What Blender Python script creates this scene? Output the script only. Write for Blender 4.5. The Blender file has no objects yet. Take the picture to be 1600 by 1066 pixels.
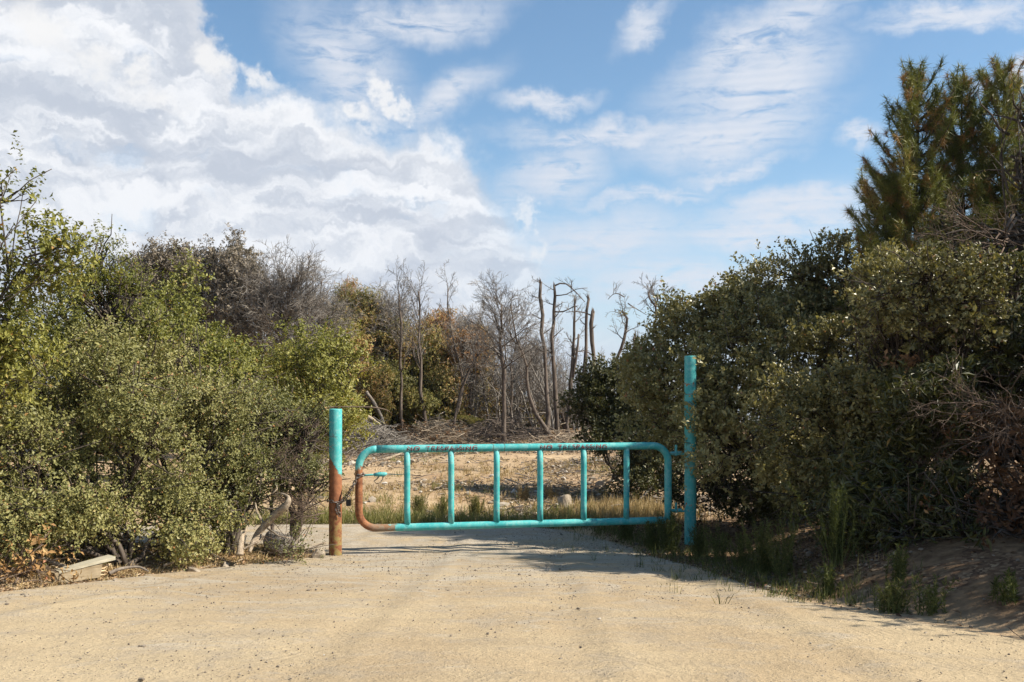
import bpy, math, random
import numpy as np
from mathutils import Vector

# ------------------------------------------------------------------ camera, world, sun, exposure
scn = bpy.context.scene
col = scn.collection
EYE = 2.24
FPX = 1556.0
SUN_AZ, SUN_EL = 98.5, 41.0          # degrees clockwise from +Y, degrees up
SUN_STRENGTH, SKY_STRENGTH = 5.0, 0.05
EXPOSURE = 0.95
SKY_GAIN = 0.76
ALBEDO = 0.70

cam_data = bpy.data.cameras.new('camera')
cam_data.sensor_width = 36.0
cam_data.lens = 35.0
cam_data.shift_y = 67.0 / 1600.0
cam_data.clip_start = 0.05
cam_data.clip_end = 30000
cam = bpy.data.objects.new('camera', cam_data)
col.objects.link(cam)
cam.location = (0, 0, EYE)
cam.rotation_euler = (math.radians(90), 0, 0)
scn.camera = cam

scn.view_settings.view_transform = 'Standard'
scn.view_settings.look = 'None'
scn.view_settings.exposure = EXPOSURE
scn.view_settings.gamma = 1.0
scn.view_settings.use_curve_mapping = False
scn.render.engine = 'CYCLES'
scn.cycles.max_bounces = 6
scn.cycles.diffuse_bounces = 3
scn.cycles.glossy_bounces = 2
scn.cycles.transmission_bounces = 3
scn.cycles.volume_bounces = 0
scn.cycles.transparent_max_bounces = 4
scn.cycles.use_denoising = True
scn.cycles.caustics_reflective = False
scn.cycles.caustics_refractive = False


class NT:
    """small helper to write node graphs as expressions"""
    def __init__(self, tree):
        self.t = tree

    def n(self, kind, **kw):
        nd = self.t.nodes.new(kind)
        for k, v in kw.items():
            setattr(nd, k, v)
        return nd

    def put(self, sock, v):
        if isinstance(v, bpy.types.NodeSocket):
            self.t.links.new(v, sock)
        elif v is not None:
            if hasattr(sock, 'default_value'):
                if sock.type == 'RGBA' and len(v) == 3:
                    v = (*v, 1)
                sock.default_value = v

    def m(self, op, a, b=None, c=None, clamp=False):
        nd = self.n('ShaderNodeMath', operation=op)
        nd.use_clamp = clamp
        self.put(nd.inputs[0], a)
        if b is not None: self.put(nd.inputs[1], b)
        if c is not None: self.put(nd.inputs[2], c)
        return nd.outputs[0]

    def vm(self, op, a, b=None, scale=None):
        nd = self.n('ShaderNodeVectorMath', operation=op)
        self.put(nd.inputs[0], a)
        if b is not None: self.put(nd.inputs[1], b)
        if scale is not None: self.put(nd.inputs['Scale'], scale)
        return nd.outputs['Value' if op in ('LENGTH', 'DOT_PRODUCT', 'DISTANCE') else 'Vector']

    def xyz(self, x, y, z):
        nd = self.n('ShaderNodeCombineXYZ')
        for i, v in enumerate((x, y, z)): self.put(nd.inputs[i], v)
        return nd.outputs[0]

    def sep(self, v):
        nd = self.n('ShaderNodeSeparateXYZ')
        self.put(nd.inputs[0], v)
        return nd.outputs

    def noise(self, vec, scale=5.0, detail=4.0, rough=0.5, dist=0.0, out='Fac'):
        nd = self.n('ShaderNodeTexNoise')
        self.put(nd.inputs['Vector'], vec)
        nd.inputs['Scale'].default_value = scale
        nd.inputs['Detail'].default_value = detail
        nd.inputs['Roughness'].default_value = rough
        nd.inputs['Distortion'].default_value = dist
        return nd.outputs[out]

    def voro(self, vec, scale=5.0, feature='F1', out='Distance', rnd=1.0):
        nd = self.n('ShaderNodeTexVoronoi', feature=feature)
        self.put(nd.inputs['Vector'], vec)
        nd.inputs['Scale'].default_value = scale
        nd.inputs['Randomness'].default_value = rnd
        return nd.outputs[out]

    def rng(self, v, a, b, c=0.0, d=1.0, smooth=True):
        nd = self.n('ShaderNodeMapRange', interpolation_type='SMOOTHSTEP' if smooth else 'LINEAR')
        for i, x in enumerate((v, a, b, c, d)): self.put(nd.inputs[i], x)
        return nd.outputs[0]

    def mix(self, f, a, b, blend='MIX'):
        nd = self.n('ShaderNodeMix', data_type='RGBA', blend_type=blend)
        self.put(nd.inputs[0], f); self.put(nd.inputs[6], a); self.put(nd.inputs[7], b)
        return nd.outputs[2]

    def ramp(self, f, stops, interp='LINEAR'):
        nd = self.n('ShaderNodeValToRGB')
        cr = nd.color_ramp
        cr.interpolation = interp
        while len(cr.elements) < len(stops): cr.elements.new(0.5)
        for e, (p, c) in zip(cr.elements, stops):
            e.position = p
            e.color = (*c, 1)
        self.put(nd.inputs[0], f)
        return nd.outputs[0]

    def bump(self, h, strength=0.5, dist=0.02, normal=None):
        nd = self.n('ShaderNodeBump')
        nd.inputs['Strength'].default_value = strength
        nd.inputs['Distance'].default_value = dist
        self.put(nd.inputs['Height'], h)
        if normal is not None: self.put(nd.inputs['Normal'], normal)
        return nd.outputs[0]


def sky_dir(px, py):
    """azimuth, elevation (radians) of a direction given by picture position"""
    x, y, z = (px - 800) / FPX, 1.0, (600 - py) / FPX
    return math.atan2(x, y), math.atan2(z, math.hypot(x, y))


def build_world():
    w = bpy.data.worlds.new('World')
    scn.world = w
    w.use_nodes = True
    w.node_tree.nodes.clear()
    t = NT(w.node_tree)
    out = t.n('ShaderNodeOutputWorld')
    bg = t.n('ShaderNodeBackground')
    w.node_tree.links.new(bg.outputs[0], out.inputs[0])
    sky = t.n('ShaderNodeTexSky', sky_type='NISHITA')
    sky.sun_disc = False
    sky.sun_elevation = math.radians(SUN_EL)
    sky.sun_rotation = math.radians(SUN_AZ)
    sky.altitude = 800
    sky.air_density = 1.0
    sky.dust_density = 0.6
    sky.ozone_density = 1.6
    tc = t.n('ShaderNodeTexCoord')
    X, Y, Z = t.sep(tc.outputs['Generated'])
    az = t.m('ARCTAN2', X, Y)
    el = t.m('ARCSINE', Z)
    # perspective coordinates of a high flat layer (streets and ripples foreshorten to the horizon)
    zz = t.m('MAXIMUM', Z, 0.03)
    lay = t.xyz(t.m('DIVIDE', X, zz), t.m('DIVIDE', Y, zz), 0.0)
    P = t.xyz(az, el, 0.0)
    # billowy distortion of the coordinates
    n1 = t.noise(P, 9.0, 6.0, 0.62, out='Color')
    n2 = t.noise(P, 34.0, 5.0, 0.6, out='Color')
    d1 = t.vm('SCALE', t.vm('SUBTRACT', n1, (0.5, 0.5, 0.5)), scale=0.105)
    d2 = t.vm('SCALE', t.vm('SUBTRACT', n2, (0.5, 0.5, 0.5)), scale=0.035)
    n0 = t.noise(P, 90.0, 4.0, 0.65, out='Color')
    d0 = t.vm('SCALE', t.vm('SUBTRACT', n0, (0.5, 0.5, 0.5)), scale=0.014)
    PB = t.vm('ADD', P, t.vm('ADD', t.vm('ADD', d1, d2), d0))
    bx, by, _ = t.sep(PB)

    # ---- the large cloud bank: elevation of its upper edge as a function of azimuth
    cur = t.n('ShaderNodeFloatCurve')
    c = cur.mapping.curves[0]
    pts = [(-3.14, 0.10), (-2.4, 0.30), (-1.5, 0.42), (-0.9, 0.50)]
    for px, py in ((150, -190), (300, -60), (335, 30), (360, 105), (470, 140), (560, 178), (640, 190),
                   (700, 215), (780, 262), (835, 330), (900, 420), (1010, 500)):
        pts.append(sky_dir(px, py))
    pts += [(0.35, 0.03), (0.9, 0.02), (1.6, 0.06), (2.3, 0.16), (3.14, 0.10)]
    for i, (a, e) in enumerate(pts):
        x, yv = (a + 3.1416) / 6.2832, e
        if i == 0: c.points[0].location = (0, yv)
        elif i == len(pts) - 1: c.points[-1].location = (1, yv)
        else: c.points.new(x, yv)
    for p in c.points: p.handle_type = 'VECTOR'
    cur.mapping.update()
    t.put(cur.inputs['Value'], t.m('DIVIDE', t.m('ADD', bx, 3.1416), 6.2832))
    edge = t.m('SUBTRACT', cur.outputs[0], by)
    soft = t.rng(bx, -0.08, 0.06, 0.0, 1.0)
    bank = t.m('MULTIPLY', t.rng(edge, -0.006, t.m('ADD', 0.028, t.m('MULTIPLY', soft, 0.085))), t.m('SUBTRACT', 1.0, t.m('MULTIPLY', soft, 0.25)))
    bank_rim = t.m('MULTIPLY', t.rng(edge, 0.004, 0.06, 1.0, 0.0), t.m('SUBTRACT', 1.0, soft))

    # ---- blobs: (px, py, half width, half height, tilt deg, density)
    def blob(src, px, py, rx, ry, tilt, soft0=0.55, soft1=1.1):
        a, e = sky_dir(px, py)
        v = t.vm('SUBTRACT', src, (a, e, 0))
        rt = t.n('ShaderNodeVectorRotate', rotation_type='Z_AXIS')
        t.put(rt.inputs['Vector'], v)
        rt.inputs['Angle'].default_value = -math.radians(tilt)
        v = t.vm('MULTIPLY', rt.outputs[0], (FPX / rx, FPX / ry, 0))
        return t.rng(t.vm('LENGTH', v), soft0, soft1, 1.0, 0.0)

    def union(lst):
        r = lst[0]
        for q in lst[1:]: r = t.m('MAXIMUM', r, q)
        return r
    n3 = t.noise(P, 55.0, 4.0, 0.6, out='Color')
    PC = t.vm('ADD', P, t.vm('ADD', t.vm('SCALE', d1, scale=0.18), t.vm('SCALE', t.vm('SUBTRACT', n3, (0.5,) * 3), scale=0.05)))
    puffs = union([blob(PC, 330, 88, 42, 26, -20, 0.3, 1.1), blob(PC, 598, 145, 22, 34, 20, 0.3, 1.1), blob(PC, 625, 165, 30, 22, 0, 0.3, 1.1),
                   blob(PC, 60, 40, 60, 30, -30, 0.2, 1.2), blob(PC, 212, 103, 26, 24, 0, 0.2, 1.1),
                   blob(PC, 826, 338, 17, 32, 10, 0.3, 1.1), blob(PC, 840, 392, 14, 26, -12, 0.0, 1.2),
                   blob(PC, 150, 95, 50, 34, 10, 0.0, 1.2), blob(PC, 240, 150, 60, 22, -10, 0.0, 1.2), blob(PC, 400, 120, 60, 22, -18, 0.1, 1.1), blob(PC, 560, 180, 60, 20, -12, 0.1, 1.1)])
    # ---- high thin cloud
    wv = t.vm('ADD', P, t.vm('ADD', t.vm('SCALE', d1, scale=0.7), t.vm('SCALE', d2, scale=0.8)))
    thin = union([blob(wv, 1190, 130, 150, 75, 18, 0.15, 1.25), blob(wv, 1130, 205, 190, 60, 8, 0.1, 1.2),
                  blob(wv, 1180, 60, 190, 50, 28, 0.1, 1.3), blob(wv, 850, 158, 100, 22, 3, 0.2, 1.1),
                  blob(wv, 1010, 28, 70, 26, 35, 0.0, 1.25), blob(wv, 1500, 18, 180, 26, -6, 0.1, 1.1),
                  blob(wv, 540, 95, 130, 70, -40, 0.0, 1.4), blob(wv, 640, 30, 180, 34, 12, 0.0, 1.4),
                  blob(wv, 960, 205, 210, 26, 3, 0.1, 1.3), blob(wv, 1150, 262, 110, 20, 8, 0.0, 1.2),
                  blob(wv, 1010, 305, 160, 18, 4, 0.0, 1.2), blob(wv, 1240, 320, 170, 34, 6, 0.1, 1.2),
                  blob(wv, 1340, 225, 46, 26, 0, 0.0, 1.1), blob(wv, 1200, 355, 230, 34, 2, 0.1, 1.3),
                  blob(wv, 1560, 110, 60, 16, 25, 0.2, 1.1),
                  blob(wv, 930, 380, 190, 60, 6, 0.0, 1.3), blob(wv, 870, 270, 110, 50, 20, 0.0, 1.3), blob(wv, 1060, 440, 220, 40, 2, 0.0, 1.3), blob(wv, 700, 150, 110, 40, 30, 0.0, 1.3)])
    elsewhere = t.rng(t.noise(P, 2.6, 3.0, 0.5), 0.52, 0.72)
    outside = t.m('MAXIMUM', t.rng(t.m('ABSOLUTE', az), 0.55, 0.8), t.rng(el, 0.38, 0.6))
    thin = t.m('MAXIMUM', thin, t.m('MULTIPLY', elsewhere, outside))
    rip = t.noise(t.vm('MULTIPLY', lay, (0.9, 3.6, 1.0)), 1.0, 5.0, 0.62, 0.4)
    rip2 = t.noise(t.vm('MULTIPLY', P, (26.0, 75.0, 1.0)), 1.0, 6.0, 0.68, 0.6)
    wav = t.n('ShaderNodeTexWave', wave_type='BANDS', bands_direction='Y')
    t.put(wav.inputs['Vector'], t.vm('ADD', P, t.vm('SCALE', d1, scale=0.12)))
    wav.inputs['Scale'].default_value = 42.0
    wav.inputs['Distortion'].default_value = 1.2
    wav.inputs['Detail'].default_value = 3.0
    tex = t.m('ADD', t.m('MULTIPLY', rip2, 0.75), t.m('MULTIPLY', rip, 0.45))
    thin_d = t.m('MULTIPLY', t.m('MULTIPLY', thin, t.rng(tex, 0.37, 0.64)), 0.95)
    thin_d = t.m('MULTIPLY', thin_d, t.rng(wav.outputs['Fac'], 0.0, 1.0, 0.90, 1.0))
    # veil towards the horizon
    veil = t.m('MULTIPLY', t.rng(el, 0.0, 0.24, 1.0, 0.0), t.rng(t.noise(t.vm('MULTIPLY', P, (7.0, 42.0, 1.0)), 1.0, 4.0, 0.55), 0.3, 0.7, 0.45, 0.95))
    # ---- cloud brightness: soft grey horizontal streets inside the bank, white rims and puffs
    g1 = t.noise(t.vm('MULTIPLY', PB, (4.5, 21.0, 1.0)), 1.0, 5.0, 0.5, 0.2)
    g2 = t.noise(t.vm('MULTIPLY', PB, (17.0, 52.0, 1.0)), 1.0, 7.0, 0.6)
    g = t.m('ADD', t.m('MULTIPLY', g1, 0.66), t.m('MULTIPLY', g2, 0.34))
    shade = t.rng(g, 0.41, 0.585)
    grey = t.ramp(shade, [(0.0, (7.7, 8.4, 9.7)), (0.5, (10.1, 10.6, 11.5)), (1.0, (13.6, 13.7, 14.0))])
    white = (13.2, 13.1, 13.1)
    cc = t.mix(t.m('MULTIPLY', bank_rim, 0.35), grey, white)
    # holes in the bank where a little blue comes through
    hole = t.rng(t.noise(t.vm('MULTIPLY', PB, (10.0, 26.0, 1.0)), 1.0, 4.0, 0.5), 0.30, 0.44, 0.72, 1.0)
    bank_d = t.m('MULTIPLY', bank, hole)
    skyc = t.mix(1.0, sky.outputs[0], (1.42, 1.98, 2.14), 'MULTIPLY')
    c1 = t.mix(t.m('MULTIPLY', veil, 0.8), skyc, (8.6, 10.3, 12.6))
    c2 = t.mix(thin_d, c1, (10.3, 10.8, 11.9))
    c3 = t.mix(bank_d, c2, cc)
    c4 = t.mix(t.m('MULTIPLY', puffs, t.m('SUBTRACT', 0.85, t.m('MULTIPLY', soft, 0.25))), c3, (13.6, 13.4, 13.2))
    below = t.rng(Z, -0.03, 0.0)
    c5 = t.mix(below, (2.2, 2.4, 2.7), c4)
    t.put(bg.inputs['Color'], t.mix(1.0, c5, (SKY_GAIN,) * 3, 'MULTIPLY'))
    bg.inputs['Strength'].default_value = SKY_STRENGTH
    w.cycles.sampling_method = 'MANUAL'
    w.cycles.sample_map_resolution = 512


build_world()

sun_data = bpy.data.lights.new('sun', 'SUN')
sun_data.energy = SUN_STRENGTH
sun_data.angle = math.radians(0.53)
sun_data.color = (1.0, 0.92, 0.79)
sun = bpy.data.objects.new('sun', sun_data)
col.objects.link(sun)
_a, _e = math.radians(SUN_AZ), math.radians(SUN_EL)
SUNV = Vector((math.sin(_a) * math.cos(_e), math.cos(_a) * math.cos(_e), math.sin(_e)))
sun.rotation_euler = SUNV.to_track_quat('Z', 'Y').to_euler()
sun.location = SUNV * 60


# ------------------------------------------------------------------ object helpers
def tag(o, label=None, cat=None, group=None, kind=None):
    if label: o['label'] = label
    if cat: o['category'] = cat
    if group: o['group'] = group
    if kind: o['kind'] = kind
    return o


def empty(name, loc, label=None, cat=None, group=None, rz=0.0):
    o = bpy.data.objects.new(name, None)
    o.empty_display_size = 0.2
    col.objects.link(o)
    o.location = loc
    o.rotation_euler = (0, 0, rz)
    return tag(o, label, cat, group)


def mesh_obj(name, V, F, mat, parent=None, attrs=None, smooth=False, loc=None):
    """V (n,3); F list of int arrays (m,3) or (m,4)"""
    if not isinstance(F, (list, tuple)): F = [F]
    V = np.asarray(V, np.float32)
    me = bpy.data.meshes.new(name)
    me.vertices.add(len(V))
    me.vertices.foreach_set('co', V.ravel())
    F = [np.asarray(f, np.int32) for f in F if len(f)]
    loops = np.concatenate([f.ravel() for f in F])
    sizes = np.concatenate([np.full(len(f), f.shape[1], np.int32) for f in F])
    starts = np.concatenate(([0], np.cumsum(sizes)[:-1])).astype(np.int32)
    me.loops.add(len(loops))
    me.loops.foreach_set('vertex_index', loops)
    me.polygons.add(len(sizes))
    me.polygons.foreach_set('loop_start', starts)
    if smooth:
        me.polygons.foreach_set('use_smooth', np.ones(len(sizes), bool))
    for k, a in (attrs or {}).items():
        at = me.attributes.new(k, 'FLOAT', 'POINT')
        at.data.foreach_set('value', np.asarray(a, np.float32))
    me.update(calc_edges=True)
    if not smooth: me.shade_flat()
    if mat: me.materials.append(mat)
    o = bpy.data.objects.new(name, me)
    col.objects.link(o)
    if parent: o.parent = parent
    if loc is not None: o.location = loc
    return o


def copy_thing(src, loc, rz=0.0, scale=(1, 1, 1), label=None):
    r = src.copy()
    col.objects.link(r)
    r.location = loc
    r.rotation_euler = (0, 0, rz)
    r.scale = scale
    if label: r['label'] = label
    for ch in list(src.children):
        c = ch.copy(); col.objects.link(c); c.parent = r
        for g in ch.children:
            d = g.copy(); col.objects.link(d); d.parent = c
    return r


def at(px, py, d):
    """world point seen at picture position (px, py) at distance d in front of the camera"""
    return np.array([(px - 800) / FPX * d, d, EYE + (600 - py) / FPX * d])


class Sines:
    """cheap smooth numpy noise, about -1..1"""
    def __init__(self, seed, freq, n=10):
        r = np.random.RandomState(seed)
        k = r.normal(size=(n, 3)); k /= np.linalg.norm(k, axis=1)[:, None]
        self.k = k * freq * r.uniform(0.5, 1.6, (n, 1))
        self.p = r.uniform(0, 6.28, n)
        self.n = n

    def __call__(self, P):
        return np.sin(P @ self.k.T + self.p).sum(1) / math.sqrt(self.n) * 0.9


def unit(v):
    v = np.asarray(v, float)
    return v / (np.linalg.norm(v, axis=-1, keepdims=True) + 1e-9)


def tubes(chains, sides=5, close=True):
    """chains: list of (points (k,3), radii (k,)); returns V, [quads, tris]"""
    groups = {}
    for P, R in chains:
        groups.setdefault(len(P), []).append((P, R))
    Vs, Q, T, off = [], [], [], 0
    ang = np.arange(sides) * 2 * math.pi / sides
    ca, sa = np.cos(ang), np.sin(ang)
    for k, lst in groups.items():
        P = np.array([a for a, _ in lst], float)
        R = np.array([b for _, b in lst], float)
        N = len(lst)
        tg = np.empty_like(P)
        tg[:, 1:-1] = P[:, 2:] - P[:, :-2]
        tg[:, 0] = P[:, 1] - P[:, 0]
        tg[:, -1] = P[:, -1] - P[:, -2]
        tg = unit(tg)
        worst = np.abs(tg).max(1)                       # the axis each chain keeps farthest from
        ref = np.repeat(np.eye(3)[worst.argmin(1)][:, None, :], k, axis=1)
        a = unit(np.cross(tg, ref)); b = np.cross(tg, a)
        V = P[:, :, None, :] + R[:, :, None, None] * (ca[None, None, :, None] * a[:, :, None, :] + sa[None, None, :, None] * b[:, :, None, :])
        idx = np.arange(N * k * sides).reshape(N, k, sides) + off
        nx = np.roll(idx, -1, axis=2)
        Q.append(np.stack([idx[:, :-1], nx[:, :-1], nx[:, 1:], idx[:, 1:]], -1).reshape(-1, 4))
        Vs.append(V.reshape(-1, 3)); off += N * k * sides
        if close:
            for i in range(1, sides - 1):
                T.append(np.stack([idx[:, -1, 0], idx[:, -1, i + 1], idx[:, -1, i]][::-1], -1))
                T.append(np.stack([idx[:, 0, 0], idx[:, 0, i + 1], idx[:, 0, i]], -1))
    return np.concatenate(Vs), [np.concatenate(Q)] + ([np.concatenate(T)] if T else [])


def join(parts):
    Vs, Q, T, off = [], [], [], 0
    for V, F in parts:
        if not isinstance(F, (list, tuple)): F = [F]
        for f in F:
            f = np.asarray(f)
            if len(f): (Q if f.shape[1] == 4 else T).append(f + off)
        Vs.append(V); off += len(V)
    return np.concatenate(Vs), [np.concatenate(x) for x in (Q, T) if x]


# ------------------------------------------------------------------ materials
def material(name):
    m = bpy.data.materials.new(name)
    m.use_nodes = True
    m.node_tree.nodes.clear()
    t = NT(m.node_tree)
    out = t.n('ShaderNodeOutputMaterial')
    return m, t, out


def principled(t, out, color, rough=0.8, normal=None, spec=0.3, metal=None):
    b = t.n('ShaderNodeBsdfPrincipled')
    if not isinstance(color, bpy.types.NodeSocket): color = tuple(color[:3])
    color = t.mix(1.0, color, (ALBEDO,) * 3, 'MULTIPLY')
    t.put(b.inputs['Base Color'], color)
    t.put(b.inputs['Roughness'], rough)
    t.put(b.inputs['Specular IOR Level'], spec)
    if metal is not None: t.put(b.inputs['Metallic'], metal)
    if normal is not None: t.put(b.inputs['Normal'], normal)
    t.put(out.inputs[0], b.outputs[0])
    return b


def leaf_mat(name, stops, transl=0.22, rough=0.5, spec=0.35):
    m, t, out = material(name)
    at_ = t.n('ShaderNodeAttribute', attribute_name='tint')
    c = t.ramp(at_.outputs['Fac'], [(p, tuple(ALBEDO * v for v in q)) for p, q in stops])
    b = t.n('ShaderNodeBsdfPrincipled')
    t.put(b.inputs['Base Color'], c)
    b.inputs['Roughness'].default_value = rough
    b.inputs['Specular IOR Level'].default_value = spec
    tr = t.n('ShaderNodeBsdfTranslucent')
    t.put(tr.inputs[0], t.mix(1.0, c, (1.25, 1.25, 0.7), 'MULTIPLY'))
    mx = t.n('ShaderNodeMixShader')
    mx.inputs[0].default_value = transl
    t.put(mx.inputs[1], b.outputs[0]); t.put(mx.inputs[2], tr.outputs[0])
    t.put(out.inputs[0], mx.outputs[0])
    return m


def wood_mat(name, c1, c2, scale=8.0, rough=0.9, bump=0.6, stretch=(1, 1, 0.25)):
    m, t, out = material(name)
    tc = t.n('ShaderNodeTexCoord').outputs['Object']
    v = t.vm('MULTIPLY', tc, stretch)
    n = t.noise(v, scale, 5.0, 0.62, 0.6)
    n2 = t.noise(v, scale * 6, 3.0, 0.6)
    f = t.m('ADD', t.m('MULTIPLY', n, 0.7), t.m('MULTIPLY', n2, 0.3))
    c = t.mix(t.rng(f, 0.34, 0.66), c1, c2)
    principled(t, out, c, rough, t.bump(f, bump, 0.02), 0.15)
    return m


M = {}
M['oak'] = leaf_mat('oak_leaves', [(0.0, (0.062, 0.074, 0.022)), (0.35, (0.165, 0.172, 0.055)), (0.7, (0.35, 0.335, 0.118)),
                                   (0.92, (0.52, 0.47, 0.18)), (0.955, (0.48, 0.29, 0.12)), (1.0, (0.44, 0.19, 0.07))], 0.22)
M['oak_bright'] = leaf_mat('bright_oak_leaves', [(0.0, (0.075, 0.088, 0.018)), (0.4, (0.225, 0.232, 0.045)), (0.8, (0.45, 0.42, 0.105)),
                                                 (0.95, (0.58, 0.48, 0.15)), (1.0, (0.46, 0.21, 0.07))], 0.28)
M['manzanita'] = leaf_mat('manzanita_leaves', [(0.0, (0.080, 0.078, 0.028)), (0.35, (0.205, 0.190, 0.066)), (0.7, (0.44, 0.385, 0.150)),
                                               (0.94, (0.64, 0.56, 0.25)), (1.0, (0.40, 0.16, 0.08))], 0.2, 0.42, 0.5)
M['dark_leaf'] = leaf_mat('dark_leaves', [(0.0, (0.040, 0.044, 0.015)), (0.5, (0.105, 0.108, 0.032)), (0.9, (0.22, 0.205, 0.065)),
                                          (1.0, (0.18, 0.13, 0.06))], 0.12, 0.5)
M['laurel'] = leaf_mat('laurel_leaves', [(0.0, (0.040, 0.044, 0.014)), (0.5, (0.105, 0.110, 0.030)), (0.9, (0.24, 0.215, 0.06)),
                                         (1.0, (0.34, 0.19, 0.06))], 0.2, 0.4, 0.45)
M['rust_leaf'] = leaf_mat('withered_leaves', [(0.0, (0.10, 0.050, 0.028)), (0.5, (0.24, 0.125, 0.062)), (0.8, (0.40, 0.22, 0.11)),
                                              (1.0, (0.55, 0.35, 0.18))], 0.2, 0.7, 0.2)
M['gold_leaf'] = leaf_mat('straw_gold_leaves', [(0.0, (0.22, 0.10, 0.04)), (0.45, (0.52, 0.31, 0.13)), (0.85, (0.72, 0.50, 0.24)),
                                                (1.0, (0.70, 0.32, 0.22))], 0.25, 0.7, 0.2)
M['needle'] = leaf_mat('pine_needles', [(0.0, (0.085, 0.105, 0.030)), (0.40, (0.20, 0.225, 0.052)), (0.72, (0.36, 0.33, 0.08)),
                                        (0.86, (0.42, 0.26, 0.09)), (1.0, (0.52, 0.27, 0.10))], 0.15, 0.5, 0.3)
M['far_green'] = leaf_mat('far_oak_leaves', [(0.0, (0.11, 0.115, 0.034)), (0.4, (0.25, 0.235, 0.062)), (0.62, (0.40, 0.33, 0.105)),
                                             (0.78, (0.55, 0.32, 0.12)), (1.0, (0.66, 0.36, 0.19))], 0.2)
M['far_grey'] = leaf_mat('far_dead_leaves', [(0.0, (0.20, 0.17, 0.14)), (0.6, (0.34, 0.29, 0.23)), (1.0, (0.48, 0.40, 0.29))], 0.15, 0.8, 0.1)
M['weed'] = leaf_mat('weed_leaves', [(0.0, (0.055, 0.075, 0.022)), (0.5, (0.16, 0.185, 0.055)), (0.85, (0.33, 0.31, 0.11)),
                                     (1.0, (0.50, 0.42, 0.19))], 0.3, 0.6, 0.2)
M['straw'] = leaf_mat('dry_straw', [(0.0, (0.30, 0.20, 0.10)), (0.5, (0.52, 0.38, 0.19)), (1.0, (0.72, 0.57, 0.33))], 0.2, 0.8, 0.1)
M['litter'] = leaf_mat('fallen_leaf_litter', [(0.0, (0.10, 0.060, 0.035)), (0.4, (0.24, 0.15, 0.085)), (0.8, (0.46, 0.30, 0.17)),
                                              (1.0, (0.62, 0.48, 0.32))], 0.0, 0.85, 0.1)
M['chips'] = leaf_mat('wood_chips', [(0.0, (0.13, 0.10, 0.075)), (0.5, (0.34, 0.26, 0.18)), (0.85, (0.55, 0.44, 0.31)), (1.0, (0.68, 0.57, 0.43))], 0.0, 0.85, 0.1)
M['stone'] = leaf_mat('small_stones', [(0.0, (0.14, 0.12, 0.10)), (0.5, (0.33, 0.275, 0.21)), (0.9, (0.56, 0.48, 0.38)), (1.0, (0.70, 0.65, 0.58))], 0.0, 0.9, 0.15)
M['bark'] = wood_mat('grey_brown_bark', (0.055, 0.042, 0.033), (0.19, 0.155, 0.125), 9.0)
M['dead_bark'] = wood_mat('dead_tree_bark', (0.075, 0.058, 0.046), (0.26, 0.205, 0.165), 7.0)
M['pale_bark'] = wood_mat('pale_dead_bark', (0.18, 0.145, 0.115), (0.40, 0.34, 0.28), 8.0)
M['twig'] = wood_mat('grey_twigs', (0.19, 0.168, 0.142), (0.42, 0.375, 0.325), 4.0, bump=0.1)
M['brown_twig'] = wood_mat('brown_twigs', (0.11, 0.075, 0.055), (0.25, 0.185, 0.14), 4.0, bump=0.1)
M['bleached'] = wood_mat('bleached_wood', (0.24, 0.18, 0.125), (0.60, 0.49, 0.36), 14.0, 0.9, 1.0, stretch=(1, 1, 1))
M['timber'] = wood_mat('weathered_timber', (0.30, 0.225, 0.135), (0.52, 0.42, 0.28), 7.0, bump=0.35, stretch=(0.25, 2.0, 2.0))
M['timber_pale'] = wood_mat('pale_timber', (0.45, 0.40, 0.29), (0.66, 0.61, 0.47), 6.0, bump=0.3, stretch=(0.25, 2.0, 2.0))
M['split'] = wood_mat('split_wood', (0.60, 0.42, 0.23), (0.80, 0.64, 0.42), 9.0, bump=0.4, stretch=(1, 1, 1))


def rock_mat(name, c1, c2):
    m, t, out = material(name)
    tc = t.n('ShaderNodeTexCoord').outputs['Object']
    n = t.noise(tc, 6.0, 8.0, 0.65)
    c = t.mix(t.rng(n, 0.35, 0.65), c1, c2)
    principled(t, out, c, 0.9, t.bump(n, 0.8, 0.03), 0.2)
    return m


M['rock'] = rock_mat('grey_rock', (0.17, 0.15, 0.13), (0.36, 0.325, 0.28))
M['rock_pale'] = rock_mat('pale_rock', (0.28, 0.225, 0.165), (0.50, 0.425, 0.33))


# ------------------------------------------------------------------ terrain shape
ROAD = np.array([(9, -12), (6.2, 0), (4.7, 4), (3.48, 6.7), (2.97, 7.75), (2.55, 8.9), (2.34, 9.7), (2.14, 11.2), (2.0, 12.5), (1.62, 13.8), (1.2, 14.6), (0.75, 15.3), (0.2, 15.75),
                 (-1, 15.85), (-3.2, 15.9), (-6, 15.7), (-14, 13.9), (-30, 9), (-30, 5), (-14, 11.6), (-8, 13.4), (-4.6, 13.9), (-3.3, 13.65), (-2.5, 13.0),
                 (-2.75, 12.35), (-3.25, 11.75), (-3.65, 11.2), (-4.15, 10.4), (-4.85, 9.3), (-6.2, 7.6), (-9, 4.4), (-16, -2), (-24, -12)], float)
_s_edge = Sines(3, 1.3); _s_edge2 = Sines(4, 5.0)


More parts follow.
